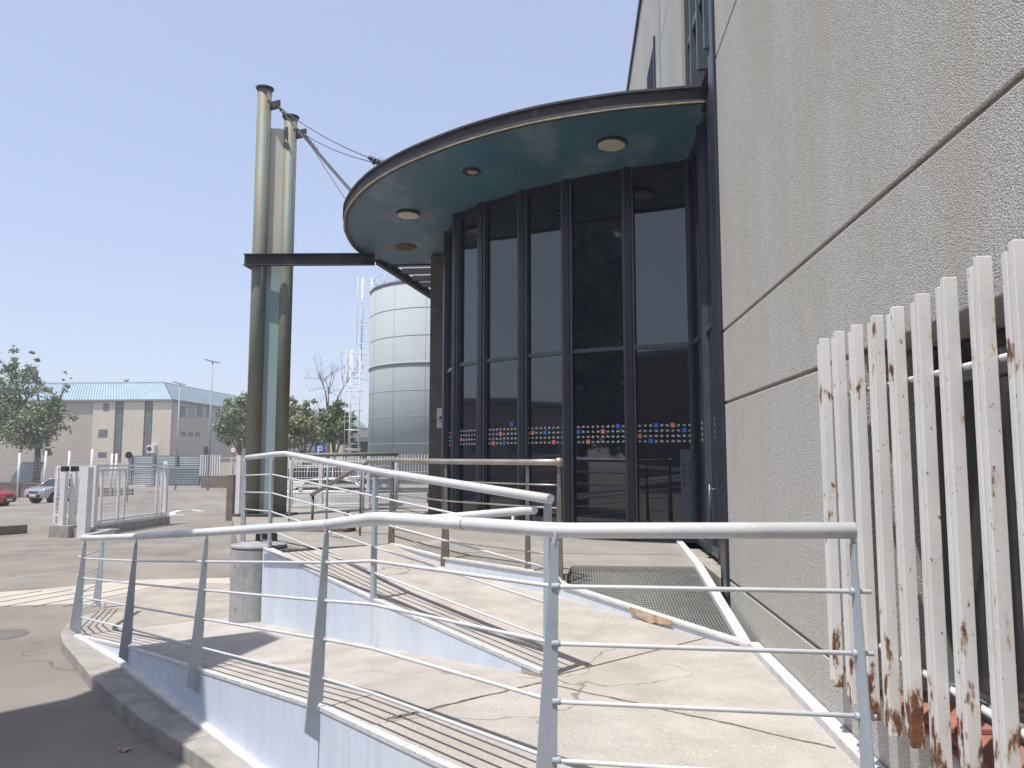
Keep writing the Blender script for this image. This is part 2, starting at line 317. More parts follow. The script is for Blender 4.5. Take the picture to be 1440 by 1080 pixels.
# ------------------------------------------------------------------ ground
def clamp(v, a, b): return max(a, min(b, v))
def G(x, y): return -1.97 - .025 * clamp(y - 9, 0, 13) - .05 * clamp(-25 - x, 0, 14)
g = MB(); xs = [-400, -250, -120, -60, -39, -25, -15, -10, -5, 0, 5, 60, 250]; ys = [-200, -60, -20, 0, 5, 9, 15, 22, 40, 80, 160, 300, 560]
for i in range(len(xs) - 1):
    for j in range(len(ys) - 1):
        g.face([(x, y, G(x, y)) for x, y in ((xs[i], ys[j]), (xs[i + 1], ys[j]), (xs[i + 1], ys[j + 1]), (xs[i], ys[j + 1]))])
structure(g, 'ground', M['asphalt'])

PZ = -1.865
S2 = math.sqrt(2)
def sdist(x, y): return (y - x) / S2
def zlow(x, y): return -1.27 - .098 * max(0, sdist(x, y) - 3.3)
def zup(x, y): return -1.27 + .063 * max(0, sdist(x, y) - 3.4)
# outer edge of the lower ramp
OUT = [(1.18, 2.62), (.95, 2.62), (-.09, 2.9), (-.92, 3.66), (-1.36, 4.2), (-2.70, 5.55), (-4.04, 6.90), (-5.20, 7.95)]
def offs(pts, dd):
    r = []
    for k in range(len(pts)):
        a = Vector(pts[max(k - 1, 0)]); b = Vector(pts[min(k + 1, len(pts) - 1)]); t = (b - a).normalized(); r.append((pts[k][0] - t.y * -dd * -1 * 1, pts[k][1] + t.x * dd * 1)) if False else r.append((pts[k][0] + t.y * dd, pts[k][1] - t.x * dd))
    return r
# pavement around the foot of the ramp with kerb stones
kout = [atz(x, y, -1.865) for x, y in ((330, 1092), (310, 1079), (280, 1058), (200, 1008), (130, 949), (104, 918), (91, 903), (88, 890), (98, 877), (118, 867), (150, 856))]
kp = [(p.x, p.y) for p in kout]
kp = [(kp[0][0] + .95, kp[0][1] - .9), (kp[0][0] + .5, kp[0][1] - .48)] + kp
farl = atz(160, 845, -1.93); 
pav = kp + [(-6.3, 10.1), (-5.9, 11.5), (-3.0, 11.5), (-1.0, 6.0), (1.2, 3.2), (1.2, 1.2)]
m_ = MB(); m_.hexa(pav, -2.1, PZ); structure(m_, 'pavement', M['pave'])
# kerb stones: one strip, top a little worn, 3 mm proud
k_ = MB()
def inner(pts, dd):
    r = []
    for k in range(len(pts)):
        a = Vector(pts[max(k - 1, 0)]); b = Vector(pts[min(k + 1, len(pts) - 1)]); t = (b - a).normalized(); r.append((pts[k][0] + t.y * dd, pts[k][1] - t.x * dd))
    return r
fine = []
for k in range(len(kp) - 1):
    a = Vector(kp[k]); b = Vector(kp[k + 1]); n = max(1, int((b - a).length / .12))
    for q in range(n): fine.append(tuple(a.lerp(b, q / n)))
fine.append(kp[-1]); ki = inner(fine, .22)
acc = 0; st = 0
ko_ = inner(fine, -.02)
for k in range(len(fine) - 1):
    acc += (Vector(fine[k + 1]) - Vector(fine[k])).length
    if acc > .98 or k == len(fine) - 2:
        o = ko_[st:k + 2]; i_ = ki[st:k + 2]
        dirv = (Vector(o[-1]) - Vector(o[-2])).normalized() * .008
        o = o[:-1] + [tuple(Vector(o[-1]) - dirv)]; i_ = i_[:-1] + [tuple(Vector(i_[-1]) - dirv)]
        k_.hexa(o + i_[::-1], -2.2, PZ + .004 + random.uniform(0, .004)); st = k + 1; acc = 0
structure(k_, 'kerb', M['kerb'], bevel=.012)
# light concrete crossing beyond the kerb
c_ = MB()
cr = [atz(x, y, -1.962) for x, y in ((-160, 853), (0, 849), (112, 846), (150, 852), (330, 842), (332, 803), (190, 806), (50, 822), (-160, 858 - 12))]
cr = [atz(x, y, -1.962) for x, y in ((-260, 852), (0, 849), (112, 845), (160, 850), (334, 870), (334, 803), (190, 807), (50, 823), (-260, 846))]
c_.hexa([(p.x, p.y) for p in cr], lambda x, y: G(x, y) - .05, lambda x, y: G(x, y) + .006)
M['crossing'] = mat('light_concrete_crossing', (.50, .455, .385), (.42, .385, .33), .92, scale=1.4, bump=.2, bscale=60, spec=.2)
structure(c_, 'path', M['crossing'])
# tile joints and cracks
t_ = MB()
for k in range(8):
    a = atz(60 + k * 42, 824 - k * 2.2, -1.95); b = atz(-80 + k * 42, 849, -1.95)
    a.z = G(a.x, a.y) + .010; b.z = G(b.x, b.y) + .010
    t_.bar(a, b, .012, .004)
structure(t_, 'pavement_joint', M['dirt'])
# white arrow on the road
r_ = MB()
def stroke(pix, wd):
    P = [atz(x, y, -2.2) for x, y in pix]
    for k in range(3):
        P = [aty(pix[i][0], pix[i][1], 1) * 0 + atz(pix[i][0], pix[i][1], G(p.x, p.y)) for i, p in enumerate(P)]
    for i in range(len(P) - 1):
        a, b = P[i], P[i + 1]; t = (b - a); t.z = 0; t.normalize(); n = Vector((-t.y, t.x, 0)) * wd / 2
        r_.face([(q.x, q.y, G(q.x, q.y) + .008) for q in (a - n, b - n, b + n, a + n)])
stroke([(285, 719), (268, 717), (252, 718), (242, 721), (244, 725), (258, 724)], .22)
stroke([(120, 800), (30, 812), (-40, 824)], .02)
structure(r_, 'road_marking', M['white'])

# ------------------------------------------------------------------ access ramp (concrete) as one thing
ramp = thing('access_ramp', 'concrete wheelchair ramp folding back on itself, cream floor and pale blue side walls', 'ramp', (-1, 5, -1.9))
UP = [(-.16, 4.70), (-1.63, 6.29), (-3.38, 8.30)]            # outer edge of the upper ramp
def lerp2(a, b, t): return (a[0] + (b[0] - a[0]) * t, a[1] + (b[1] - a[1]) * t)
def sheet(poly_rows, zf, name, m, zb):
    """rows = list of (left,right) plan points: a slab following zf"""
    b = MB(); n = len(poly_rows)
    for k in range(n - 1):
        q = [poly_rows[k][0], poly_rows[k][1], poly_rows[k + 1][1], poly_rows[k + 1][0]]
        b.face([(x, y, zf(x, y)) for x, y in q])
    return b
# lower ramp floor, from the foot of the slope up to the crease
low = MB()
def clipline(P, Q, s):                     # point on PQ whose sdist is s
    a = sdist(*P); b = sdist(*Q); return lerp2(P, Q, (s - a) / (b - a))
rows = []
UPx = UP + [(-4.15, 9.20), (-5.3, 10.5)]
def onpath(path, s):
    for k in range(len(path) - 1):
        if sdist(*path[k]) <= s <= sdist(*path[k + 1]): return clipline(path[k], path[k + 1], s)
    return path[0] if s < sdist(*path[0]) else path[-1]
OUTs = [(-.09, 2.9)] + OUT[3:] + [(-5.75, 8.45)]
svals = [3.36, 4, 5, 6, 7, 8, 9, 9.35]
lowpoly = [onpath(OUTs, s) for s in svals]; uppoly = [onpath([(-.13, 4.62)] + UPx, s) for s in svals]
for k in range(len(svals) - 1):
    q = [lowpoly[k], uppoly[k], uppoly[k + 1], lowpoly[k + 1]]
    low.hexa(q, -2.2, zlow)
low.build('lower_ramp_floor', M['ramp'], ramp)
# landing
cr0 = onpath(OUTs, 3.352)
land = MB(); land.hexa([(1.2, 2.62), (.95, 2.62), (-.09, 2.9), (-.92, 3.66), cr0, (-.13, 4.62), (-.10, 4.7065), (1.2, 6.0065)], -2.2, -1.27)
land.build('landing_floor', M['ramp'], ramp)
# upper ramp floor
PLAT = [(.22, 6.72), (-.13, 6.90), (-.41, 7.08), (-1.30, 7.92), (-2.15, 9.06), (-2.3, 9.3)]
upf = MB()
UPo = [(-.13, 4.62)] + UP + [(-4.08, 9.3)]
PLx = [(.6, 5.40 + .0), (.30, 6.2), (.22, 6.72)] + PLAT[1:]
sv = [3.4, 4.2, 5.0, 6.0, 7.0, 7.9]
for k in range(len(sv) - 1):
    a, b = sv[k], sv[k + 1]
    def L_(s): return onpath(UPo, s)
    def R_(s):
        p = L_(s); t = (1.9 + .0 * s) / S2 * 1.05
        return (p[0] + 1.62, p[1] + 1.62)
    upf.hexa([L_(a), R_(a), R_(b), L_(b)], -2.2, lambda x, y: zup(x, y))
upf.build('upper_ramp_floor', M['ramp'], ramp)
# side walls (render) with a thin white coping
def wallstrip(path, zt, zb, th, name, m, cap=None, capw=.05, caph=.012, side=1):
    b = MB(); c = MB()
    fine = []
    for k in range(len(path) - 1):
        n = max(1, int(math.hypot(path[k + 1][0] - path[k][0], path[k + 1][1] - path[k][1]) / .4))
        for q in range(n): fine.append(lerp2(path[k], path[k + 1], q / n))
    fine.append(path[-1])
    inn = inner(fine, th * side); ofn = inner(fine, -.014 * side)
    for k in range(len(fine) - 1):
        b.hexa([ofn[k], ofn[k + 1], inn[k + 1], inn[k]], zb, lambda x, y: zt(x, y) - .006)
    o = b.build(name, m, ramp)
    if cap:
        ci = inner(fine, capw * side); co = inner(fine, -.019 * side)
        for k in range(len(fine) - 1):
            c.hexa([co[k], co[k + 1], ci[k + 1], ci[k]], lambda x, y: zt(x, y) - .012, lambda x, y: zt(x, y) + caph)
        c.build('coping', cap, ramp)
    return o
wallstrip(OUT, lambda x, y: zlow(x, y), -2.1, .10, 'retaining_wall', M['bluewall'], M['edgepaint'], .022, .009)
wallstrip([(-.20, 4.75)] + UP[1:], lambda x, y: zup(x, y), -2.1, .10, 'retaining_wall', M['bluewall'], M['edgepaint'], .022, .009)
# rounded grey nose where the upper ramp's wall ends
nose = MB(); nose.disc((-3.57, 8.62), .30, -2.1, -.99, 40); nose.build('wall_end_pier', M['greywall'], ramp, bevel=.02)
nc = MB(); nc.disc((-3.57, 8.62), .306, -.988, -.955, 40); nc.build('pier_cap', M['greywall'], ramp, bevel=.01)
# narrow white skirting along the foot of the wall
sk = MB(); off = inner(OUT[1:], -.07)
for k in range(len(off) - 1): sk.hexa([off[k], off[k + 1], OUT[1:][k + 1], OUT[1:][k]], -2.0, PZ + .035)
sk.build('foot_skirting', M['whitekerb'], ramp, bevel=.01)
# joints in the screed
for a, b in (((545, 1011), (762, 960)), ((785, 965), (1176, 1052))):
    j_ = MB(); A_ = atz(*a, -1.27); B_ = atz(*b, -1.27); prev = A_; n = 22
    for k in range(1, n + 1):
        q = A_.lerp(B_, k / n) + Vector((random.uniform(-.008, .008), random.uniform(-.008, .008), 0))
        q.z = -1.269; prev2 = Vector(prev); prev2.z = q.z; j_.bar(prev2, q, random.uniform(.008, .02), .004); prev = q
    j_.build('floor_joint', M['dirt'], ramp)
j_ = MB()
for k in range(12): jx = -.1 + .085 * k; j_.bar((jx, jx + 4.808, -1.268), (jx + .085, jx + 4.893, -1.268), random.uniform(.008, .014), .004)
j_.build('floor_joint', M['dirt'], ramp)

# ------------------------------------------------------------------ entrance platform
plat = thing('entrance_platform', 'raised grey entrance platform with a sloping steel grating before the glass', 'platform', (-1, 9, -1.9))
def zg(x, y): return -1.0 - .135 * max(0, 7.40 - y)
pl = MB(); pl.hexa([(1.12, 7.40), (-.03, 7.40), (-.07, 6.80), (-.13, 6.86), (-.41, 7.03), (-1.30, 7.83), (-2.15, 9.06), (-2.22, 9.16), (-3.35, 8.42), (-3.75, 8.75), (-4.12, 9.28), (-6.02, 13.3), (-6.02, 16.2), (1.6, 16.2), (1.28, 9.5)], -2.5, -1.0)
pl.build('deck', M['deck'], plat)
# blue step face and its chipped white nosing
edge = [(-2.15, 9.06), (-1.30, 7.83), (-.41, 7.01), (-.14, 6.83), (-.09, 6.76), (1.15, 5.50)]
def ez(x, y): return zg(x, y) if y < 7.4 and x > -.12 else -1.0
b = MB(); c = MB(); eo = inner(edge, -.03); ei = inner(edge, .008)
for k in range(len(edge) - 1):
    b.hexa([eo[k], eo[k + 1], ei[k + 1], ei[k]], -1.5, lambda x, y: ez(x, y) - .003)
    c.hexa([inner(edge, -.036)[k], inner(edge, -.036)[k + 1], inner(edge, .022)[k + 1], inner(edge, .022)[k]], lambda x, y: ez(x, y) - .0, lambda x, y: ez(x, y) + .018)
b.build('step_face', M['bluewall'], plat); c.build('nosing', M['whitekerb'], plat)
ra = Vector((.45, 6.222, 0)); rb = Vector((.74, 5.928, 0)); rn = Vector((-.71, -.70, 0))
q = MB(); pts = []
for k in range(15):
    t = k / 14; p = ra.lerp(rb, t) + rn * .036; pts.append(Vector((p.x, p.y, zg(p.x, p.y) + .016)))
for k in range(14, -1, -1):
    t = k / 14; p = ra.lerp(rb, t) + rn * .036; pts.append(Vector((p.x, p.y, zg(p.x, p.y) - .002 - .055 * math.sin(math.pi * t) ** .6 * random.uniform(.6, 1))))
q.slab(pts, rn, .003); M['ruststain'] = mat('rust_stain', (.42, .23, .11), (.52, .42, .31), .85, scale=14, lo=.4, hi=.6); q.build('rust_stain', M['ruststain'], plat)
# right white kerb
rk = [(1.30, 9.60), (1.19, 7.40), (1.19, 5.45)]
c = MB(); a1 = inner(rk, -.0); 
for k in range(2):
    p, q = rk[k], rk[k + 1]
    c.hexa([(p[0] - .075, p[1]), (q[0] - .075, q[1]), q, p], -1.5, lambda x, y: zg(x, y) + .03)
c.build('side_kerb', M['whitekerb'], plat, bevel=.006)
c = MB(); c.hexa([(1.165, 5.45), (1.235, 5.45), (1.235, 2.2), (1.165, 2.2)], -1.5, -1.225); c.build('wall_fillet', M['whitekerb'], ramp, bevel=.006)
# grating: dark pit, bearing bars along Y, cross rods
pit = MB(); pit.face([(x, y, zg(x, y) - .045) for x, y in ((-.07, 6.78), (1.12, 5.58), (1.12, 7.40), (-.03, 7.40))]); pit.build('grating_pit', M['kerb'], plat)
gm = mat('galvanised_grating', (.44, .45, .43), (.36, .37, .355), .45, metal=.6, scale=10)
gb = MB(); x = -.045
while x < 1.115:
    y0 = 6.775 - (x + .09) * 1.016 + .03
    gb.bar((x, y0, zg(x, y0) - .010), (x, 7.40, -1.010), .006, .022); x += .0235
gb.build('grating_bars', gm, plat)
gr = MB(); y = 5.64
while y < 7.40:
    xl = max(-.05, -.09 + (6.775 - y) / 1.016 + .03)
    gr.bar((xl, y, zg(0, y) - .006), (1.115, y, zg(0, y) - .006), .005, .006); y += .05
gr.build('grating_rods', gm, plat)
jn = MB()
for yy in (8.35, 7.42): jn.bar((-1.2 if yy > 8 else -.02, yy, -.999), (1.12, yy, -.999), .012, .004)
jn.build('deck_joint', M['dirt'], plat)
sill = MB(); sill.box(1.30, 1.62, 7.2, 9.5, -1.4, -1.06); sill.build('gravel_strip', M['pave'], plat)

# ------------------------------------------------------------------ railings
def post_plate(P, ztop, zbase, outward, below=.16, wtop=.028, wbot=.105, th=.010, notch=True):
    """tapered plate: inner edge upright against the wall face, outer edge slanting, pointed foot, round bite at floor level"""
    o = Vector((outward[0], outward[1], 0)).normalized(); n = Vector((-o.y, o.x, 0)); P = Vector((P[0], P[1], 0))
    def q(u, z): return P + o * u + Vector((0, 0, z))
    pts = [q(-.012, ztop), q(wtop - .012, ztop), q(wbot, zbase - below + .055), q(.0, zbase - below - .03)]
    if notch:
        r = .034; zc = zbase + .005
        for k in range(9):
            a = -math.pi / 2 + math.pi * k / 8; pts.append(q(0 + r * math.cos(a), zc + r * math.sin(a)))
        pts.append(q(-.0, zbase + .06))
    else: pts.append(q(-.005, zbase))
    return pts, n, th
def lerp_path(path, zs, n): pass

rail = thing('outer_handrail', 'long pale grey handrail with tapered plate posts along the near edge of the ramp', 'handrail', (-1, 4, -1.9))
RT = [(1.00, 2.72, -.255), (-.05, 2.84, -.258), (-.12, 2.90, -.259)]
RT = [tuple(aty(1203, 746, 2.76)), tuple(aty(800, 746, 2.90)), tuple(aty(785, 745.5, 2.92)), tuple(aty(765, 744.5, 2.98)), tuple(aty(545, 728.7, 3.64)), tuple(aty(525, 728.5, 3.72)), tuple(aty(505, 731, 3.86)), tuple(aty(460, 737.5, 4.22)), tuple(aty(290, 748.5, 5.55)), tuple(aty(190, 754.5, 6.9)), tuple(aty(128, 756.5, 7.85)), tuple(aty(117, 756, 8.05)), tuple(aty(120, 754.5, 8.25)), tuple(aty(158, 746.5, 9.05))]
mb = MB(); mb.tube(RT, .0285, 16); tube_o = mb.build('handrail', M['railwhite'], rail)
for k, t in ((3, .45), (8, .35), (6, .9), (9, .5)):
    a = Vector(RT[k]); b_ = Vector(RT[k + 1]); q = a.lerp(b_, t); dd = (b_ - a).normalized() * .004
    mb = MB(); mb.tube([q - dd, q + dd], .0300, 16); mb.build('weld_ring', M['postgrey'], tube_o)
def pathat(pts, t):
    return Vector(pts[int(t)]).lerp(Vector(pts[min(int(t) + 1, len(pts) - 1)]), t - int(t))
Bp = aty(781, 745, 2.90); Cp = Vector(aty(460, 738, 4.2)); Dp = Vector(aty(291, 750, 5.55)); Ep = Vector(aty(192, 757, 6.9)); Fp_ = Vector(aty(120, 758, 8.0)); Ap = aty(1198, 746, 2.76)
out45 = (-.71, -.71)
for P, ow, be in ((Ap, (.22, -.97), .3), (Bp, (-1, -.12), .3), (Cp, out45, .16), (Dp, out45, .15), (Ep, out45, .12), (Fp_, (-.8, -.55), -.0)):
    zb = zlow(P.x, P.y) if P.y < 7.6 else PZ
    if P is Fp_: pts, n, th = post_plate(P, P.z - .045, zb + .03, ow, -.0, notch=False)
    else: pts, n, th = post_plate(P, P.z - .045, zb, ow, be)
    mb = MB(); mb.slab(pts, n, th); mb.tube([(P.x, P.y, P.z - .06), (P.x, P.y, P.z - .01)], .007, 8)
    mb.build('post', M['postgrey'], rail, bevel=.0015)
Gp = Vector((-5.95, 9.45, 0)); Gp.z = -.93
pts, n, th = post_plate(Gp, -.98, PZ + .03, (-.8, .1), 0, notch=False); mb = MB(); mb.slab(pts, n, th); mb.build('post', M['postgrey'], rail)
for k in range(4):
    dz = .205 * (k + 1) + .0
    pth = [tuple(Ap + Vector((.055, -.0, -dz + .0))), tuple(Bp + Vector((.05, -.01, -dz))), tuple(Bp + Vector((.0, 0, -dz - .002)))]
    # the rods kink at the landing crease exactly under the tube
    bend = Vector(RT[5]); cc = [Bp, bend, Cp, Dp, Ep, Fp_]
    path = pth + [tuple(q + Vector((0, 0, -dz))) for q in cc[1:]]
    path += [tuple(aty(112, 756, 8.3) + Vector((0, 0, -dz))), tuple(Vector((-5.9, 9.3, -.93 - dz)))]
    mb = MB(); mb.tube(path, .0085, 8); rod_o = mb.build('rod', M['railwhite'], rail)
    for P in (Ap, Bp, Cp, Dp, Ep, Fp_):
        c0 = P + Vector((0, 0, -dz)); tt = Vector((1, 0, 0)) if P.y < 3.2 else Vector((-.7, .7, 0)); mb = MB(); mb.tube([c0 - tt * .016, c0 - tt * .006, c0 + tt * .006, c0 + tt * .016], .0135, 8); mb.build('weld_bead', M['postgrey'], rod_o)

# upper ramp rail
rail2 = thing('upper_handrail', 'white tube handrail on the upper ramp, sloping down to a round capped end', 'handrail', (-2, 6.5, -1.2))
U0 = aty(776, 702.5, 4.55); U0 = Vector(U0)
up_tube = [tuple(aty(774, 702, 4.62)), tuple(aty(528, 662.5, 6.29)), tuple(aty(412, 640, 8.1)), tuple(aty(402, 638, 8.3)), tuple(aty(390, 638.5, 8.5)), tuple(aty(347, 643.5, 9.25))]
mb = MB(); mb.tube(up_tube, .030, 16); mb.build('handrail', M['railwhite'], rail2)
ups = [Vector(aty(770, 702, 4.70)), Vector(aty(528, 663, 6.29)), Vector(aty(383, 641, 8.42)), Vector(aty(345, 645, 9.25))]
for k, P in enumerate(ups):
    zb = zup(P.x, P.y) if k < 3 else -1.0
    mb = MB(); dirp = Vector((-.7, .75, 0)).normalized() if k < 3 else Vector((1, 0, 0))
    mb.slab([Vector((P.x, P.y, P.z - .03)) + dirp * -.022, Vector((P.x, P.y, P.z - .03)) + dirp * .022, Vector((P.x, P.y, zb - .03)) + dirp * .030, Vector((P.x, P.y, zb - .03)) - dirp * .030], dirp.cross(Vector((0, 0, 1))), .03)
    mb.build('post', M['postgrey'], rail2, bevel=.002)
for k in range(4):
    dz = .205 * (k + 1)
    mb = MB(); mb.tube([tuple(q + Vector((0, 0, -dz))) for q in ups], .008, 8); mb.build('rod', M['railwhite'], rail2)
# lower wall rail on the same wall, following the lower ramp
rail3 = thing('inner_handrail', 'short white tube handrail low beside the upper ramp wall, ending just under the sloping one', 'handrail', (-1, 5.5, -1.3))
lw = []
for s in (3.45, 5, 7, 8.2):
    p = onpath(UPo, s); lw.append((p[0] - .09, p[1] - .09, zlow(*p) + .975))
lw[0] = tuple(aty(752, 717, 4.75))
mb = MB(); mb.tube(lw, .026, 14); mb.build('handrail', M['railwhite'], rail3)
for s in (3.62, 6.2, 8.0):
    p = onpath(UPo, s); z = zlow(*p) + .975
    mb = MB(); mb.tube([(p[0] - .09, p[1] - .09, z - .02), (p[0] - .09, p[1] - .09, z - .09), (p[0] - .01, p[1] - .01, z - .11)], .008, 8); mb.build('bracket', M['railwhite'], rail3)

# platform rail, dull steel
rail4 = thing('platform_handrail', 'dull brownish steel railing with a ball end on the platform edge', 'handrail', (-1, 8, -1.0))
pp = [Vector(aty(786, 650, 6.80)), Vector(aty(742, 650, 7.05)), Vector(aty(627, 649, 7.83)), Vector(aty(552, 647, 9.06))]
mb = MB(); mb.tube([tuple(pp[0]), tuple(pp[1]), tuple(pp[2]), tuple(pp[3]), tuple(aty(520, 648, 10.0)), tuple(aty(438, 696, 10.9))], .028, 14)
mb.build('handrail', M['brownrail'], rail4)
bm = bmesh.new(); bmesh.ops.create_uvsphere(bm, u_segments=16, v_segments=10, radius=.042)
me = bpy.data.meshes.new('ball_end'); bm.to_mesh(me); bm.free(); me.materials.append(M['brownrail'])
for p_ in me.polygons: p_.use_smooth = True
ob = bpy.data.objects.new('ball_end', me); COL.objects.link(ob); ob.parent = rail4; ob.location = pp[0] - rail4.location
for k, P in enumerate(pp):
    wb = (.035, .03, .055, .05)[k]; dirp = Vector((-1, .5, 0)).normalized()
    mb = MB(); T = Vector((P.x, P.y, P.z - .02)); B_ = Vector((P.x, P.y, -1.12))
    mb.slab([T - dirp * .014, T + dirp * .014, B_ + dirp * wb, B_ - dirp * wb], dirp.cross(Vector((0, 0, 1))), .012); mb.build('post', M['brownpost'], rail4)
for k in range(4):
    dz = .2 * (k + 1); mb = MB(); mb.tube([tuple(q + Vector((0, 0, -dz))) for q in pp], .008, 8); mb.build('rod', M['brownrail'], rail4)
sp_ = Vector(aty(440, 697, 10.9)); mb = MB(); mb.tube([tuple(sp_), (sp_.x, sp_.y, -1.0)], .02, 8); mb.build('post', M['brownpost'], rail4)
sp_ = Vector(aty(508, 652, 10.1)); mb = MB(); mb.tube([tuple(sp_), (sp_.x, sp_.y, -1.0)], .015, 8); mb.build('post', M['brownpost'], rail4)
# terrace rail behind
rail5 = thing('terrace_handrail', 'thin greenish handrail across the back of the platform, behind the pale mast', 'handrail', (-4, 12, -1.0))
ta = Vector(aty(406, 640, 12)); tb = Vector(aty(560, 638.5, 12.6))
mb = MB(); mb.tube([tuple(ta), tuple(tb)], .03, 12); mb.build('handrail', M['mast'], rail5)
for k in range(4):
    dz = .2 * (k + 1); mb = MB(); mb.tube([tuple(ta - Vector((0, 0, dz))), tuple(tb - Vector((0, 0, dz)))], .009, 8); mb.build('rod', M['railwhite'], rail5)
for t in (.02, .35, .68, .98):
    q = ta.lerp(tb, t); mb = MB(); mb.tube([tuple(q), (q.x, q.y, -1.0)], .018, 8); mb.build('post', M['postgrey'], rail5)

# ------------------------------------------------------------------ office building
bld = thing('office_building', 'tall pebble-dashed concrete building with a curved dark glass entrance front', 'building', (3, 6, -1.97))
XW = 1.24; JZ = [-2.6, -.965, .46, 1.055, 3.43, 5.75, 7.95]; g_ = .022
OY0, OY1 = .6, 3.40
for k in range(len(JZ) - 1):
    z0 = JZ[k] + g_ / 2; z0f = max(z0, 3.98); z1 = JZ[k + 1] - g_ / 2
    spans = [(-14, 6.42)] if k != 1 else [(-14, OY0), (OY1, 6.42)]
    for y0, y1 in spans:
        mb = MB(); mb.box(XW, XW + .5, y0, y1, z0, z1); mb.build('wall_panel', M['agg'], bld, bevel=.006)
    y0, y1 = (8.35, 30)
    if k >= 4 or True:
        if k == 5:
            w0 = atx(905, 135, XW).y; 
        mb = MB(); mb.box(XW, XW + .5, y0, y1, z0f, z1)
        if z1 > 4.2: mb.build('wall_panel', M['agg'], bld)
    if k:
        for a, b in ([(-14, 6.40)] if k not in (1, 2) else [(-14, OY0), (OY1, 6.40)]):
            mb = MB(); mb.box(XW + .013, XW + .49, a, b, JZ[k] - g_ / 2, JZ[k] + g_ / 2); mb.build('joint', M['jointfill'], bld)
        if JZ[k] > 3.9:
            mb = MB(); mb.box(XW + .025, XW + .49, 8.37, 29.9, JZ[k] - g_ / 2, JZ[k] + g_ / 2); mb.build('joint', M['recess'], bld)
core = MB(); core.box(XW + .52, 14, -14, 30, -2.6, 7.9); core.build('core', M['grey'], bld)
tr = MB(); tr.box(XW - .04, XW + .5, 8.30, 30.1, 7.95, 8.05); tr.box(XW - .02, XW + .5, -14, 6.42, 7.95, 8.05); tr.build('roof_trim', M['steelnavy'], bld)
# vertical slit window high on the far wall
mb = MB()
a = atx(906, 134, XW); b2 = atx(919, 130, XW)
mb.box(XW - .012, XW + .1, b2.y - .3, a.y - .6, 4.0, 6.15); mb.build('window', M['slitdark'], bld)
mb = MB(); mb.box(XW - .03, XW + .05, b2.y - .36, b2.y - .3, 4.0, 6.2); mb.build('window_frame', M['steelnavy'], bld)
vj = MB(); vj.box(XW - .004, XW + .05, 10.3, 10.34, 4.0, 7.9); vj.build('joint', M['recess'], bld)
# opening with the grille: sill, soffit, glass
mb = MB(); mb.box(XW + .004, XW + .5, OY0, OY1, -1.30, -.969); mb.build('sill', M['terra'], bld)
mb = MB(); mb.box(XW + .29, XW + .33, OY0, OY1, -.969, .46); mb.build('window', M['glass2'], bld)
mb = MB()
for yy in (OY1 - .06, 2.3, 1.2): mb.box(XW + .25, XW + .285, yy, yy + .05, -.969, .46)
mb.box(XW + .25, XW + .285, OY0, OY1, .30, .36); mb.box(XW + .25, XW + .285, OY0, OY1, -.965, -.90)
mb.build('window_frame', M['grey'], bld)
mb = MB()
for yy in (3.1, 2.75, 2.4): mb.box(XW + .03, XW + .24, yy - .16, yy + .13, -.966, -.945)
mb.build('sill_tiles', M['terra'], bld, bevel=.004)
# navy steel corner channels
mb = MB(); mb.box(1.215, 1.50, 6.425, 6.56, -1.6, 7.95); mb.build('corner_channel', M['steelnavy'], bld, bevel=.006)
mb = MB(); mb.box(1.24, 1.50, 6.60, 6.70, -1.6, 7.95); mb.build('corner_channel', M['steelgrey'], bld, bevel=.006)
mb = MB(); mb.box(1.28, 1.50, 6.72, 7.02, -1.6, 3.75); mb.build('corner_channel', M['steelnavy'], bld, bevel=.006)
# bay of glass above the canopy
mb = MB(); mb.box(1.36, 1.44, 6.7, 8.35, 3.9, 7.95); mb.build('window_pane', M['glass2'], bld)
for yy in (6.72, 7.10, 7.50, 7.92, 8.27):
    mb = MB(); mb.box(1.27, 1.36, yy, yy + .05, 3.9, 7.95); mb.build('mullion', M['steelgrey'], bld)
mb = MB(); mb.box(1.29, 1.36, 6.77, 8.27, 4.55, 4.62); mb.box(1.29, 1.36, 6.77, 8.27, 5.55, 5.60); mb.build('transom', M['steelgrey'], bld)

# curved curtain wall
FV = [(1.50, 9.60), (.72, 9.82), (-.06, 10.18), (-.67, 10.56), (-1.29, 11.02), (-1.74, 11.50), (-2.04, 12.40), (-2.25, 13.70)]
ZF, ZT = -.995, 3.77
TR = aty(925, 487, 9.72).z
def inter(a, b, t): return Vector((a[0] + (b[0] - a[0]) * t, a[1] + (b[1] - a[1]) * t, 0))
color = {0: {(0, 3): 'b', (0, 6): 'r', (1, 8): 'b', (2, 0): 'r', (3, 2): 'b'}, 1: {(0, 8): 'b', (1, 0): 'b', (1, 5): 'r', (3, 2): 'r'},
         2: {(0, 9): 'b', (1, 1): 'r', (1, 4): 'b', (2, 9): 'r', (3, 6): 'r'}, 3: {(-1, 6): 'b', (1, 3): 'r', (2, 8): 'b', (3, 1): 'r', (3, 4): 'b'}, 4: {(2, 0): 'r', (1, 9): 'b'}, 5: {}, 6: {}}
panes = []
side_lab = {}
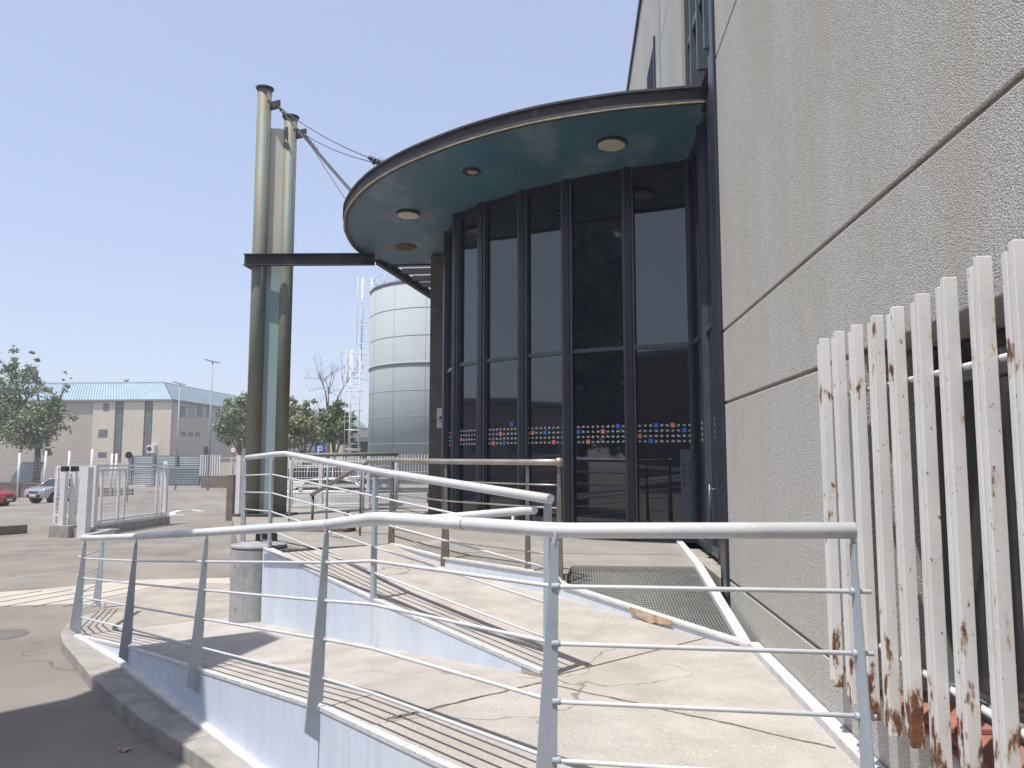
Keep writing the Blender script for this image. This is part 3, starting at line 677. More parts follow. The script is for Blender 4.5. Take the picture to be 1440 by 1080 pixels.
def pane(a, b, idx, ncol=10, z0=ZF, z1=ZT, stick=True):
    A_ = Vector((a[0], a[1], 0)); B_ = Vector((b[0], b[1], 0)); t = (B_ - A_).normalized(); n = Vector((-t.y, t.x, 0))
    if n.dot(-A_) < 0: n = -n
    # t runs right -> left in the picture
    q = MB()
    for zz0, zz1 in ((z0 + .06, TR - .03), (TR + .03, z1)):
        q.slab([A_ + Vector((0, 0, zz0)), B_ + Vector((0, 0, zz0)), B_ + Vector((0, 0, zz1)), A_ + Vector((0, 0, zz1))], n, .02)
    po = q.build('glass_pane', M['glass'], bld)
    q = MB(); q.bar(A_ + Vector((0, 0, TR)) + n * .012, B_ + Vector((0, 0, TR)) + n * .012, .05, .05); q.build('transom', M['steelgrey'], bld)
    q = MB(); q.bar(A_ + Vector((0, 0, z0 + .03)) + n * .012, B_ + Vector((0, 0, z0 + .03)) + n * .012, .06, .07); q.build('bottom_rail', M['steelgrey'], bld)
    q = MB(); q.bar(A_ + Vector((0, 0, z1 - .05)) + n * .012, B_ + Vector((0, 0, z1 - .05)) + n * .012, .07, .10); q.build('head_rail', M['steelnavy'], bld)
    if not stick: return po
    L = (B_ - A_).length; rows = 4; pit_ = .069
    zr0 = aty(925, 598, 9.72).z
    start = (L - pit_ * (ncol - 1)) / 2 + .02
    bb = {'g': MB(), 'b': MB(), 'r': MB(), 'v': MB()}
    rnd = random.Random(idx + 5)
    def quad(key, c, wd, h, off=.0125):
        bb[key].face([c + t * (-wd / 2) + Vector((0, 0, -h / 2)) + n * off, c + t * (wd / 2) + Vector((0, 0, -h / 2)) + n * off, c + t * (wd / 2) + Vector((0, 0, h / 2)) + n * off, c + t * (-wd / 2) + Vector((0, 0, h / 2)) + n * off])
    for r in range(-1, rows):
        for c in range(ncol):
            cl = color.get(idx, {}).get((r, c))
            p = A_ + t * (L - start - c * pit_) + Vector((0, 0, zr0 - r * .0655))
            if cl:
                sq = MB(); sq.slab([p + t * a * .026 + Vector((0, 0, bz * .026)) for a, bz in ((-1, -1), (1, -1), (1, 1), (-1, 1))], n, .003)
                for i_ in range(len(sq.v)): sq.v[i_] = tuple(Vector(sq.v[i_]) + n * .0125)
                sq.build('sticker_square', M['stickblue'] if cl == 'b' else M['stickred'], po); continue
            if r < 0: continue
            # small pictogram: a body, a top piece and a leg or two, each a little different
            if ncol == 3: quad('g', p, .05, .03); continue
            wv = rnd.uniform(.030, .044); quad('g', p + Vector((0, 0, -.004)), wv, rnd.uniform(.012, .018))
            quad(rnd.choice('ggv'), p + t * rnd.uniform(-.01, .01) + Vector((0, 0, .009)), rnd.uniform(.008, .02), .010, .0135)
            quad(rnd.choice('gv'), p + t * rnd.uniform(-.014, .014) + Vector((0, 0, -.014)), rnd.uniform(.006, .022), .006, .0135)
    for key, mm in (('g', 'stickgrey'), ('b', 'stickblue'), ('r', 'redpaint'), ('v', 'stickgreen')):
        if bb[key].v:
            s_ = bb[key].build('sticker_row', M[mm], po); s_['kind'] = 'stuff'
    return po
for k in range(7):
    p = pane(FV[k], FV[k + 1], k, ncol=(10, 10, 10, 9, 8, 8, 8)[k] if k < 5 else 8)
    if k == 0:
        # faint light seen in the glass, painted as a pale strip, with two columns of small print
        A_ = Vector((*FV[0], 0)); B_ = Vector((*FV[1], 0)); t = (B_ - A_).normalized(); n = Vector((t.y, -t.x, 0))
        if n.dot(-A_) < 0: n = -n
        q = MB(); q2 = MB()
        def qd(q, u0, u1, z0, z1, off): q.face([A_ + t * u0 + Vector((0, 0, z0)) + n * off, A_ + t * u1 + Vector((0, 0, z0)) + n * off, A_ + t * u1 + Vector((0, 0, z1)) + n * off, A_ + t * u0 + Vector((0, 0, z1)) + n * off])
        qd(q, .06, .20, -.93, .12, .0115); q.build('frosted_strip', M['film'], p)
        for cx in (.09, .155):
            for r in range(4):
                zc = -.06 - r * .075
                qd(q2, cx - .018, cx + .018, zc, zc + .008, .014); qd(q2, cx - .004, cx + .006, zc - .03, zc + .022, .0145); qd(q2, cx - .02, cx + .02, zc - .022, zc - .014, .014)
        q2.build('printed_characters', M['filmdark'], p)
def mull(P, n, wd=.085, dp=.12, lite=True):
    n = Vector((n[0], n[1], 0)).normalized(); t = Vector((-n.y, n.x, 0)); c = Vector((P[0], P[1], 0)) + n * .03
    q = MB(); q.hexa([tuple((c + t * a * wd / 2 + n * b * dp / 2)[:2]) for a, b in ((-1, -1), (1, -1), (1, 1), (-1, 1))], ZF, ZT)
    o = q.build('mullion', M['steelnavy'], bld, bevel=.004)
    if lite:
        for sgn in (-1, 1):
            q = MB(); cc = c + t * sgn * (wd / 2 + .017) + n * .0
            q.hexa([tuple((cc + t * a * .014 + n * b * .045)[:2]) for a, b in ((-1, -1), (1, -1), (1, 1), (-1, 1))], ZF, ZT); q.build('glazing_bead', M['steelgrey'], o)
cen = (1.2, 14.2)
for k, P in enumerate(FV[:-1]):
    mull(P, (P[0] - cen[0], P[1] - cen[1]))
# side screen of doors in the recess
SV = [(1.50, 9.55), (1.50, 8.60), (1.48, 7.75), (1.46, 7.02)]
for k in range(3):
    p = pane(SV[k + 1], SV[k], 10 + k, ncol=3)
for k in (1, 2): mull(SV[k], (-1, 0), .07, .10)
hd = MB()
for yy in (7.35, 7.95): hd.tube([(1.36, yy, -.75), (1.36, yy, -.25)], .014, 8); hd.tube([(1.36, yy, -.7), (1.45, yy, -.7)], .01, 8); hd.tube([(1.36, yy, -.3), (1.45, yy, -.3)], .01, 8)
hd.build('door_handle', M['steelgrey'], bld)
# brown concrete pillar with plaque at the left end
mb = MB(); mb.box(-2.60, -2.27, 13.72, 14.3, -1.3, 3.74); pil = mb.build('pillar', M['pillar'], bld, bevel=.01)
pa = aty(614.5, 574, 13.7); pb = aty(626, 602, 13.7)
mb = MB(); mb.box(pa.x, pb.x, 13.69, 13.716, pb.z, pa.z); pq = mb.build('plaque', M['white'], pil)
mb = MB(); cx = (pa.x + pb.x) / 2 + .015; cz = (pa.z + pb.z) / 2 - .0
mb.box(cx - .045, cx + .04, 13.684, 13.689, cz - .012, cz + .02); mb.box(cx - .03, cx + .015, 13.683, 13.689, cz + .02, cz + .035); mb.box(cx - .055, cx - .03, 13.683, 13.688, cz - .025, cz - .012); mb.box(cx + .02, cx + .05, 13.683, 13.688, cz - .025, cz - .012)
mb.box(cx - .04, cx + .03, 13.684, 13.689, cz - .055, cz - .048); mb.box(cx - .04, cx + .01, 13.684, 13.689, cz - .07, cz - .064)
mb.build('plaque_emblem', M['black'], pq)
# dark body behind the glass drum
mb = MB(); mb.hexa([(1.6, 9.9), (.75, 10.1), (.0, 10.5), (-1.15, 11.4), (-1.85, 12.8), (-2.1, 14.28), (-2.1, 22), (1.6, 22)], -1.3, 3.74); mb.build('entrance_core', M['steelnavy'], bld)

# ------------------------------------------------------------------ canopy
can = thing('entrance_canopy', 'big rounded flat canopy with dark teal underside and dark steel rim over the entrance', 'canopy', (-1, 11, 3.75))
CP = [tuple(atz(x, y, 3.75)[:2]) for x, y in ((992, 147), (943, 150.5), (863, 158), (770, 172.5), (699, 189), (637, 208), (574, 233), (532.5, 256), (507.5, 277), (493, 297.5), (489.5, 312), (491, 328), (504, 350), (530, 367), (552, 374))]
def catmull(P, n=6):
    r = []
    for i in range(len(P) - 1):
        p0 = P[max(i - 1, 0)]; p1 = P[i]; p2 = P[i + 1]; p3 = P[min(i + 2, len(P) - 1)]
        for k in range(n):
            t = k / n
            r.append(tuple(.5 * (2 * p1[a] + (p2[a] - p0[a]) * t + (2 * p0[a] - 5 * p1[a] + 4 * p2[a] - p3[a]) * t * t + (3 * p1[a] - p0[a] - 3 * p2[a] + p3[a]) * t ** 3) for a in (0, 1)))
    r.append(P[-1]); return r
cc = catmull(CP); HC = 3.75
mb = MB(); mb.hexa(cc + [(1.6, CP[-1][1]), (1.6, CP[0][1])], HC + .02, HC + .14); mb.build('soffit', M['soffit'], can)
co = inner(cc, .0)
def band(inn, out_, z0, z1, name, m):
    a = inner(cc, inn); b = inner(cc, out_); mb = MB(); i = len(a)
    for k in range(i - 1):
        mb.face([(*b[k], z0), (*b[k + 1], z0), (*b[k + 1], z1), (*b[k], z1)], True)
    for k in range(i - 1):
        mb.face([(*a[k], z0), (*a[k], z1), (*a[k + 1], z1), (*a[k + 1], z0)], True)
        mb.face([(*a[k], z1), (*b[k], z1), (*b[k + 1], z1), (*a[k + 1], z1)]); mb.face([(*a[k], z0), (*a[k + 1], z0), (*b[k + 1], z0), (*b[k], z0)])
    bmo = mb.build(name, m, can)
    b_ = bmesh.new(); b_.from_mesh(bmo.data); bmesh.ops.remove_doubles(b_, verts=b_.verts, dist=1e-5)
    bmesh.ops.recalc_face_normals(b_, faces=b_.faces)
    for e in b_.edges:
        if len(e.link_faces) == 2 and e.calc_face_angle() > R(40): e.smooth = False
    b_.to_mesh(bmo.data); b_.free()
sgn = 1 if math.hypot(inner(cc, .1)[20][0] - 1.2, inner(cc, .1)[20][1] - 13) > math.hypot(cc[20][0] - 1.2, cc[20][1] - 13) else -1
band(0, .05 * sgn, HC + .005, HC + .18, 'rim_channel', M['beam'])
band(-.02 * sgn, .085 * sgn, HC + .16, HC + .185, 'rim_flange', M['beam'])
band(.052 * sgn, .072 * sgn, HC - .003, HC + .010, 'edge_line', M['rimline'])
mb = MB(); mb.box(1.40, 1.50, 7.95, 8.12, HC - .02, HC + .2); mb.build('rim_end', M['steelnavy'], can)
for px, py, rr in ((860, 202, .165), (574, 301, .165)):
    p = atz(px, py, HC + .0)
    mb = MB(); mb.disc(p, rr + .018, HC - .012, HC + .02, 40); lt = mb.build('downlight', M['beam'], can)
    mb = MB(); mb.disc(p, rr, HC - .03, HC - .012, 40); mb.build('lamp_cover', M['cream'], lt, bevel=.008)
p = atz(663, 242, HC); mb = MB()
for k in range(28):
    a = 2 * math.pi * k / 28; b = 2 * math.pi * (k + 1) / 28; c0 = Vector((p.x, p.y, 0))
    mb.hexa([(p.x + .12 * math.cos(a), p.y + .12 * math.sin(a)), (p.x + .12 * math.cos(b), p.y + .12 * math.sin(b)), (p.x + .085 * math.cos(b), p.y + .085 * math.sin(b)), (p.x + .085 * math.cos(a), p.y + .085 * math.sin(a))], HC - .012, HC + .02)
lt = mb.build('downlight', M['beam'], can); mb = MB(); mb.disc((p.x + .02, p.y, 0), .082, HC - .004, HC + .019, 28); mb.build('lamp_cover', mat('pinkish_cover', (.45, .34, .31), None, .6), lt)
p = atz(570, 349, HC); mb = MB()
for (ra, rb, z) in ((.20, .165, -.006), (.145, .09, -.014), (.07, .03, -.02)):
    for k in range(28):
        a = 2 * math.pi * k / 28; b = 2 * math.pi * (k + 1) / 28
        mb.hexa([(p.x + ra * math.cos(a), p.y + ra * math.sin(a)), (p.x + ra * math.cos(b), p.y + ra * math.sin(b)), (p.x + rb * math.cos(b), p.y + rb * math.sin(b)), (p.x + rb * math.cos(a), p.y + rb * math.sin(a))], HC + z, HC + .02)
lt = mb.build('downlight', M['rust'], can); lt['label'] = 'rusty ring where a ceiling lamp is missing'
mb = MB(); mb.disc(p, .19, HC + .012, HC + .0195, 28); mb.build('lamp_hole', mat('pale_patch', (.30, .29, .25), (.2, .17, .12), .8, scale=20), lt)
# tail beam and translucent slats at the back
ba = Vector((-3.68, 14.1, HC + .02)); bb_ = Vector(atz(610, 417, HC + .02))
mb = MB(); mb.bar(ba, bb_, .10, .16); mb.build('edge_beam', M['beam'], can)
sm_ = mat('translucent_slat', (.48, .47, .43), (.4, .39, .36), .6, scale=3)
for k in range(5):
    yy = 14.75 + k * .62; t = (yy - ba.y) / (bb_.y - ba.y); xx = ba.x + (bb_.x - ba.x) * t
    if t > 1: break
    mb = MB(); mb.box(xx + .06, -1.6, yy - .23, yy + .23, HC + .10, HC + .13); mb.build('roof_slat', sm_, can)
    mb = MB(); mb.box(xx + .05, -1.6, yy - .31, yy - .25, HC + .0, HC + .1); mb.build('cross_bar', M['beam'], can)

# ------------------------------------------------------------------ mast with cables
mast = thing('steel_mast', 'tall weathered green twin-pipe steel mast with cables holding up the canopy', 'mast', (-5.9, 14, -1.0))
YA, YB = 13.45, 13.62
def pipe_at(px, py, Y): return aty(px, py, Y)
tA = aty(372.5, 127, YA); tB = aty(409, 167, YB); bA = aty(361, 500, YA)
for T_, Y_, rr in ((tA, YA, .130), (tB, YB, .122)):
    mb = MB(); mb.tube([(T_.x, Y_, -1.0), (T_.x, Y_, T_.z)], rr, 28); pi_ = mb.build('pipe', M['mast'], mast)
    mb = MB(); mb.tube([(T_.x, Y_, T_.z - .01), (T_.x, Y_, T_.z + .035)], rr + .012, 28, r2=rr + .04); mb.build('pipe_cap', M['beam'], pi_)
    mb = MB(); mb.bar((T_.x + .12, Y_ - .02, T_.z - .33), (T_.x + .34, Y_ - .1, T_.z - .33), .03, .16); mb.bar((T_.x + .1, Y_ - .08, T_.z - .25), (T_.x + .3, Y_ - .16, T_.z - .40), .03, .05); mb.build('cable_lug', M['beam'], pi_)
pt = aty(390, 180, 13.5)
ZBm = aty(372, 369, YA).z
mb = MB(); mb.bar((tA.x + .05, YA + .06, (ZBm + pt.z) / 2), (tB.x - .05, YB - .04, (ZBm + pt.z) / 2), .05, pt.z - ZBm); mb.build('web_plate', M['mastplate'], mast)
mb = MB(); mb.bar((tA.x + .05, YA + .06, (ZBm - 1) / 2), (tB.x - .05, YB - .04, (ZBm - 1) / 2), .07, ZBm + 1); mb.build('web_plate', M['mastplateblue'], mast)
# channel beams clasping the pipes and running to the canopy
xe = -3.60
for sgn_, yy in ((-1, YA - .16),):
    a = Vector((tA.x - .20, yy, ZBm)); b = Vector((xe, yy + .25, ZBm + .03))
    mb = MB(); mb.bar(a, b, .012, .20); mb.bar(a + Vector((0, -.04, .10)), b + Vector((0, -.04, .10)), .10, .014); mb.bar(a + Vector((0, -.04, -.10)), b + Vector((0, -.04, -.10)), .10, .014)
    mb.build('channel_beam', M['beam'], mast)
    a = a + Vector((0, YB - YA + .32, .0)); b = Vector((-3.5, YB + .16, ZBm + .03))
mb = MB(); mb.bar((tA.x - .20, YA - .16, ZBm), (tA.x - .20, YB + .16, ZBm), .03, .2); mb.build('collar', M['beam'], mast)
for z in (-.99,):
    mb = MB(); mb.box(tA.x - .25, tB.x + .25, YA - .25, YB + .25, -1.0, -.96); mb.build('base_plate', M['beam'], mast, bevel=.004)
def cable(a, b, r=.010, sag=.05, knots=()):
    a = Vector(a); b = Vector(b); pts = [a.lerp(b, k / 12) - Vector((0, 0, sag * 4 * (k / 12) * (1 - k / 12))) for k in range(13)]
    mb = MB(); mb.tube(pts, r, 6)
    for t in knots:
        q = a.lerp(b, t) - Vector((0, 0, sag * 4 * t * (1 - t))); dd = (b - a).normalized() * .045
        mb.tube([q - dd, q + dd], .028, 6)
        side = Vector((0, 0, 1)) * .05; mb.tube([q - side, q + side], .008, 5)
    mb.build('cable', M['cable'], mast)
lA = Vector((tA.x + .3, YA - .12, tA.z - .36)); lB = Vector((tB.x + .3, YB - .12, tB.z - .36))
c1 = atz(541, 230, HC + .2); c2 = atz(497, 274, HC + .2); c3 = atz(489, 291, HC + .2)
cable(lA, c1, .007, .10, (.90, .93, .96, .985)); cable(lB, c1 + Vector((.02, .05, 0)), .007, .08, (.88, .92, .95))
cable(lA, c2, .012, .02, (.05, .1, .3)); cable(lB, c2 + Vector((.03, .2, 0)), .020, .02, (.04, .08, .14, .2, .26)); cable(lB + Vector((.02, 0, -.02)), c3 + Vector((.02, .5, 0)), .007, .03)
mb = MB(); q = c1; mb.bar(q + Vector((-.03, -.03, -.03)), q + Vector((.06, .06, -.03)), .04, .06); mb.build('anchor_bracket', M['rust'], mast)
# black box at the mast foot, on the pier
bx = aty(377, 734, 9.0); mb = MB(); mb.box(bx.x - .11, bx.x + .10, 8.9, 9.06, -.995, -.85); mb.box(bx.x - .09, bx.x + .08, 8.88, 8.9, -.98, -.86)
tag(mb.build('floodlight', M['black'], None, bevel=.01), 'small black floodlight box by the rounded grey pier near the mast foot', 'floodlight')

# ------------------------------------------------------------------ rusty grille in front of the window
gril = thing('window_grille', 'white painted steel picket grille with rust spots, hung before the window at the right', 'grille', (1.17, 2.6, -1.0))
XF = 1.15
xs_p = [1150, 1172, 1195, 1221, 1249, 1282, 1320, 1368, 1420]
tops = [478, 468, 459, 446, 433, 415, 392, 362, 337]
rr_ = random.Random(3)
def Yof(px):
    a = ray(px, 450); return XF * a[1] / a[0]
ylist = [(Yof(a), b) for a, b in zip(xs_p, tops)] + [(1.97, None), (1.77, None), (1.57, None), (1.37, None)]
for k, (y, tp) in enumerate(ylist):
    zt = .565 + rr_.uniform(-.012, .012) if tp is None else atx(xs_p[k], tp, XF).z
    zb = -1.0 + rr_.uniform(-.02, .02)
    if k == 1: zb = -1.02
    mb = MB(); lean = rr_.uniform(-.006, .006)
    # outer tube plus narrow flat bar behind it, cut a little shorter
    mb.hexa([(XF, y - .034), (XF + .042, y - .034), (XF + .042, y - .009), (XF, y - .009)], zb, zt)
    mb.hexa([(XF + .002, y + .006), (XF + .040, y + .006), (XF + .040, y + .032), (XF + .002, y + .032)], zb + .02, zt - .022)
    o = mb.build('picket', M['picket'], gril, bevel=.0025, origin=(XF, y, zb)); o.rotation_euler = (lean, rr_.uniform(-.006, .006), 0)
for z, r in ((.285, .011), (-.74, .012)):
    mb = MB(); mb.tube([(XF + .058, 3.86, z), (XF + .058, 1.3, z)], r, 10); mb.build('cross_rail', M['white'], gril)
mb = MB()
for z in (.285, -.74):
    for y in (3.72, 1.9): mb.tube([(XF + .058, y, z), (1.30, y, z)], .01, 8)
mb.build('wall_fixing', M['rust'], gril)

# ------------------------------------------------------------------ silo
SY = 38.0; e = aty(523, 520, SY); cxs = e.x + 3.15; zs = aty(575, 400, SY - 2.5).z
RS = 3.7; cxs = e.x + RS
silo = thing('storage_silo', 'tall pale grey cylindrical metal silo with ring seams and a caged ladder on its left', 'silo', (cxs, SY, -2.3))
mb = MB(); mb.tube([(cxs, SY, -2.3), (cxs, SY, zs)], RS, 64); mb.build('shell', M['silo'], silo)
mb = MB(); mb.tube([(cxs, SY, zs), (cxs, SY, zs + .8)], RS + .03, 64, r2=.3); mb.build('roof', M['silo'], silo)
for py, th in ((403, .04), (449, .018), (484, .018), (519, .10), (554, .018), (587, .018), (622, .018)):
    z = aty(523, py + 4, SY).z if py > 410 else zs - .05
    mb = MB(); mb.tube([(cxs, SY, z - th / 2), (cxs, SY, z + th / 2)], RS + (.05 if th > .03 else .010), 64); mb.build('ring_band', M['silo'], silo)
mb = MB()
for k in range(14):
    a = 2 * math.pi * (k + .35) / 14; mb.tube([(cxs + (RS + .005) * math.cos(a), SY + (RS + .005) * math.sin(a), -2.3), (cxs + (RS + .005) * math.cos(a), SY + (RS + .005) * math.sin(a), zs)], .012, 5)
mb.build('vertical_seam', M['silo'], silo)
mb = MB()
def ladder(x, y, z0, z1, wd=.45):
    mb.tube([(x, y, z0), (x, y, z1)], .035, 6); mb.tube([(x + wd, y + .1, z0), (x + wd, y + .1, z1)], .035, 6)
    z = z0
    while z < z1: mb.tube([(x, y, z), (x + wd, y + .1, z)], .016, 5); z += .33
    z = z0 + .8
    while z < z1:                                   # safety hoops
        mb.tube([(x + wd / 2 + .42 * math.cos(a), y - .1 + .42 * math.sin(a), z) for a in [math.pi * (q / 8) + math.pi for q in range(9)]], .02, 5); z += .95
    for aa in (-.35, 0, .35): mb.tube([(x + wd / 2 + aa, y - .5 + abs(aa) * .3, z0 + .8), (x + wd / 2 + aa, y - .5 + abs(aa) * .3, z1)], .014, 5)
zl = aty(515, 500, SY).z
ladder(e.x - .52, SY - .2, zl - .3, zs + .9); ladder(e.x - .95, SY - .5, -.6 - 1.6, zl + .2)
mb.build('caged_ladder', M['white'], silo)
mb = MB()
for k in range(24):
    a = 2 * math.pi * k / 24; mb.tube([(cxs + (RS - .15) * math.cos(a), SY + (RS - .15) * math.sin(a), zs), (cxs + (RS - .15) * math.cos(a), SY + (RS - .15) * math.sin(a), zs + .55)], .02, 5)
mb.tube([(cxs + (RS - .15) * math.cos(2 * math.pi * k / 24), SY + (RS - .15) * math.sin(2 * math.pi * k / 24), zs + .55) for k in range(9, 16)], .02, 5)
mb.build('roof_railing', M['white'], silo)

# ------------------------------------------------------------------ warehouse with blue roof
WY = 95.0; wc = aty(241, 564, WY); XC = wc.x; ZE = wc.z; ZR = aty(243, 535, WY).z
wh = thing('blue_roofed_warehouse', 'cream block warehouse under a ribbed pale blue mansard roof, far left', 'warehouse', (XC - 20, WY + 20, -2.9))
XL = aty(-60, 600, WY).x; YE = 190
def wx(px): return aty(px, 600, WY).x
mb = MB(); mb.box(XL, XC, WY, YE, -3.6, ZE); mb.build('wall', M['tanwall'], wh)
for a, b_ in ((131, 162), (174, 203), (215, 241)):
    mb = MB(); mb.box(wx(a), wx(b_), WY - .18, WY + .1, -3.6, ZE - .02); mb.build('pier', M['cwall'], wh)
for a, b_ in ((162, 174), (203, 215)):
    mb = MB(); mb.box(wx(a), wx(b_), WY - .05, WY + .1, -2.9, ZE - .02); wi = mb.build('stair_window', M['whglass'], wh)
    mb = MB()
    for q in (.33, .66): xx = wx(a) + (wx(b_) - wx(a)) * q; mb.box(xx - .05, xx + .05, WY - .1, WY - .05, -2.9, ZE - .05)
    zz = -2.5
    while zz < ZE - .2: mb.box(wx(a), wx(b_), WY - .09, WY - .052, zz, zz + .06); zz += .62
    mb.build('glazing_bar', M['grey'], wi)
for x0, y0, x1, y1 in ((147, 567, 154, 578), (140, 604, 152, 615), (139, 636, 151, 643)):
    a = aty(x0, y0, WY); b_ = aty(x1, y1, WY); mb = MB(); mb.box(a.x, b_.x, WY - .21, WY, b_.z, a.z); mb.build('window', M['whglass'], wh)
# right flank along Y
mb = MB(); mb.box(XC - .1, XC + .12, WY + .3, YE, -3.6, ZE - .01); mb.build('flank_wall', M['shadewall'], wh)
for px in (257, 269, 281, 294):
    a = atx(px - 3.2, 572, XC + .12); b_ = atx(px + 3.2, 586, XC + .12); mb = MB(); mb.box(XC + .05, XC + .16, a.y, b_.y, b_.z - .1, a.z + .1); mb.build('window', M['whglass'] if px != 269 else M['roofside'], wh)
for px in (258, 268, 278):
    a = atx(px - 3, 607, XC + .12); b_ = atx(px + 3, 614, XC + .12); mb = MB(); mb.box(XC + .05, XC + .16, a.y, b_.y, b_.z, a.z); mb.build('window', M['whglass'], wh)
a = atx(287, 628, XC + .12); b_ = atx(296, 638, XC + .12); mb = MB(); mb.box(XC + .05, XC + .17, a.y, b_.y, -3.0, a.z); mb.build('door', M['black'], wh)
# roof: mansard with real ribs
IN = 3.0
mb = MB(); mb.hexa([(XL - .4, WY - .5), (XC + .5, WY - .5), (XC + .5, YE), (XL - .4, YE)], ZE, ZE + .22); mb.build('gutter', M['grey'], wh)
mb = MB(); n_ = 150; x0 = XL; x1 = XC + .3
for k in range(n_):
    a = x0 + (x1 - x0) * k / n_; b_ = x0 + (x1 - x0) * (k + 1) / n_; m_2 = (a + b_) / 2
    def top(x): return (x0 + (x - x0) * ((x1 - IN - x0) / (x1 - x0)), WY + IN, ZR)
    d1 = .16 if k % 2 else 0
    mb.face([(a, WY - .35 - d1, ZE + .2), (b_, WY - .35 - d1, ZE + .2), (top(b_)[0], top(b_)[1] - d1, ZR), (top(a)[0], top(a)[1] - d1, ZR)])
    if k: mb.face([(a, WY - .35 - .16, ZE + .2), (a, WY - .35, ZE + .2), (top(a)[0], top(a)[1], ZR), (top(a)[0], top(a)[1] - .16, ZR)])
mb.build('roof', M['roofblue'], wh)
mb = MB(); mb.face([(XC + .3, WY - .35, ZE + .2), (XC + .3, YE, ZE + .2), (XC + .3 - IN, YE, ZR), (XC + .3 - IN, WY + IN, ZR)]); mb.build('roof', M['roofside'], wh)
mb = MB(); mb.box(XL, XC - IN + .2, WY + IN - .2, YE, ZR - .2, ZR + .12); mb.build('roof_cap', M['roofblue'], wh)
mb = MB(); q = aty(178, 530, WY + 8); mb.tube([(q.x, q.y, ZR), (q.x, q.y, ZR + .9)], .12, 8); mb.tube([(q.x - .3, q.y, ZR + .9), (q.x + .3, q.y, ZR + .9)], .15, 8); mb.build('roof_vent', M['grey'], wh)
mb = MB(); q = aty(230, 640, WY); a = aty(212, 626, WY); b_ = aty(221, 637, WY); mb.box(a.x, b_.x, WY - .9, WY - .18, b_.z, a.z); ac = mb.build('air_conditioner', M['white'], wh)
mb = MB(); mb.tube([((a.x + b_.x) / 2 - .1, WY - .93, (a.z + b_.z) / 2), ((a.x + b_.x) / 2 - .1, WY - .9, (a.z + b_.z) / 2)], .3, 16); mb.build('fan', M['black'], ac)

# ------------------------------------------------------------------ distant fences, gate, walls
corr = thing('corrugated_fence', 'grey corrugated sheet fence with a darker gate leaf, in front of the warehouse', 'fence', aty(235, 682, 69))
a = aty(185, 640, 69); b_ = aty(283, 640, 69)
mb = MB(); n_ = 16; hz = (a.z + 2.3) / n_
for k in range(n_):
    z0 = -2.4 + k * hz * 1.02
    mb.face([(a.x, 69 - .06, z0), (b_.x, 69 - .06, z0), (b_.x, 69, z0 + hz / 2), (a.x, 69, z0 + hz / 2)]); mb.face([(a.x, 69, z0 + hz / 2), (b_.x, 69, z0 + hz / 2), (b_.x, 69 - .06, z0 + hz), (a.x, 69 - .06, z0 + hz)])
mb.build('sheet', M['corr'], corr)
for px in (185, 217, 249, 282): q = aty(px, 640, 68.9); mb = MB(); mb.box(q.x - .1, q.x + .1, 68.75, 68.9, -2.4, q.z + .1); mb.build('post', M['grey'], corr)
a = aty(233, 656, 68.6); b_ = aty(280, 684, 68.6); mb = MB()
mb.box(a.x, b_.x, 68.55, 68.6, -2.35, a.z); mb.build('gate_leaf', M['corrdark'], corr)
mb = MB()
for k in range(7): z = -2.2 + k * .22; mb.box(a.x, b_.x, 68.5, 68.55, z, z + .08)
mb.build('gate_rib', M['corr'], corr)
# white bars right of it
wf = thing('white_bar_fence', 'white upright bar fence on a brown low wall, right of the corrugated fence', 'fence', aty(300, 682, 66))
a = aty(283, 669, 66); b_ = aty(325, 683, 66)
mb = MB(); mb.box(a.x, b_.x + 4, 66, 66.3, -2.5, a.z); mb.build('low_wall', M['brownwall'], wf)
for k in range(9): mb = MB(); x = a.x - .2 + k * .22; mb.box(x, x + .1, 66.05, 66.12, a.z, 0.4); mb.build('bar', M['white'], wf)
for x in (2.6, 4.2): mb = MB(); mb.box(a.x + x, a.x + x + .08, 66.05, 66.12, a.z, .2); mb.build('bar', M['white'], wf)
pw = aty(308, 645, 72); pw2 = aty(332, 672, 72); mb = MB(); mb.box(pw.x, pw2.x + 6, 72, 72.4, -2.4, pw.z); mb.box(pw.x - .1, pw2.x + 6.1, 71.9, 72.5, pw.z, pw.z + .12)
tag(mb.build('boundary_wall', M['cwall']), 'short cream boundary wall beneath the tree left of the mast', 'wall')
# low wall and mesh fence far left
lw_ = thing('roadside_fence', 'brown low wall with white posts and wire mesh behind the parked cars', 'fence', (-45, 58, -3))
mb = MB(); mb.box(-62, aty(78, 677, 58).x, 58, 58.3, -3.4, aty(30, 678, 58).z); mb.build('low_wall', M['brownwall'], lw_)
mb = MB(); mb.box(aty(78, 677, 58).x, aty(186, 677, 58).x, 58, 58.3, -3.4, aty(30, 686, 58).z); mb.build('low_wall', M['brownwall'], lw_)
for px, tp in ((-10, 634), (28, 637), (65, 634), (98, 634), (130, 632), (158, 638), (164, 638)):
    q = aty(px, tp, 57.9); mb = MB(); mb.tube([(q.x, 57.9, -3), (q.x, 57.9, q.z)], .09, 8); mb.build('post', M['white'], lw_)
mb = MB(); xa = aty(-20, 640, 57.9).x; xb = aty(165, 640, 57.9).x
for z in [-1.9 + .25 * k for k in range(9)]: mb.tube([(xa, 57.9, z), (xb, 57.9, z)], .012, 4)
x = xa
while x < xb: mb.tube([(x, 57.9, -2), (x, 57.9, .1)], .008, 4); x += .35
mb.build('wire_mesh', M['grey'], lw_)
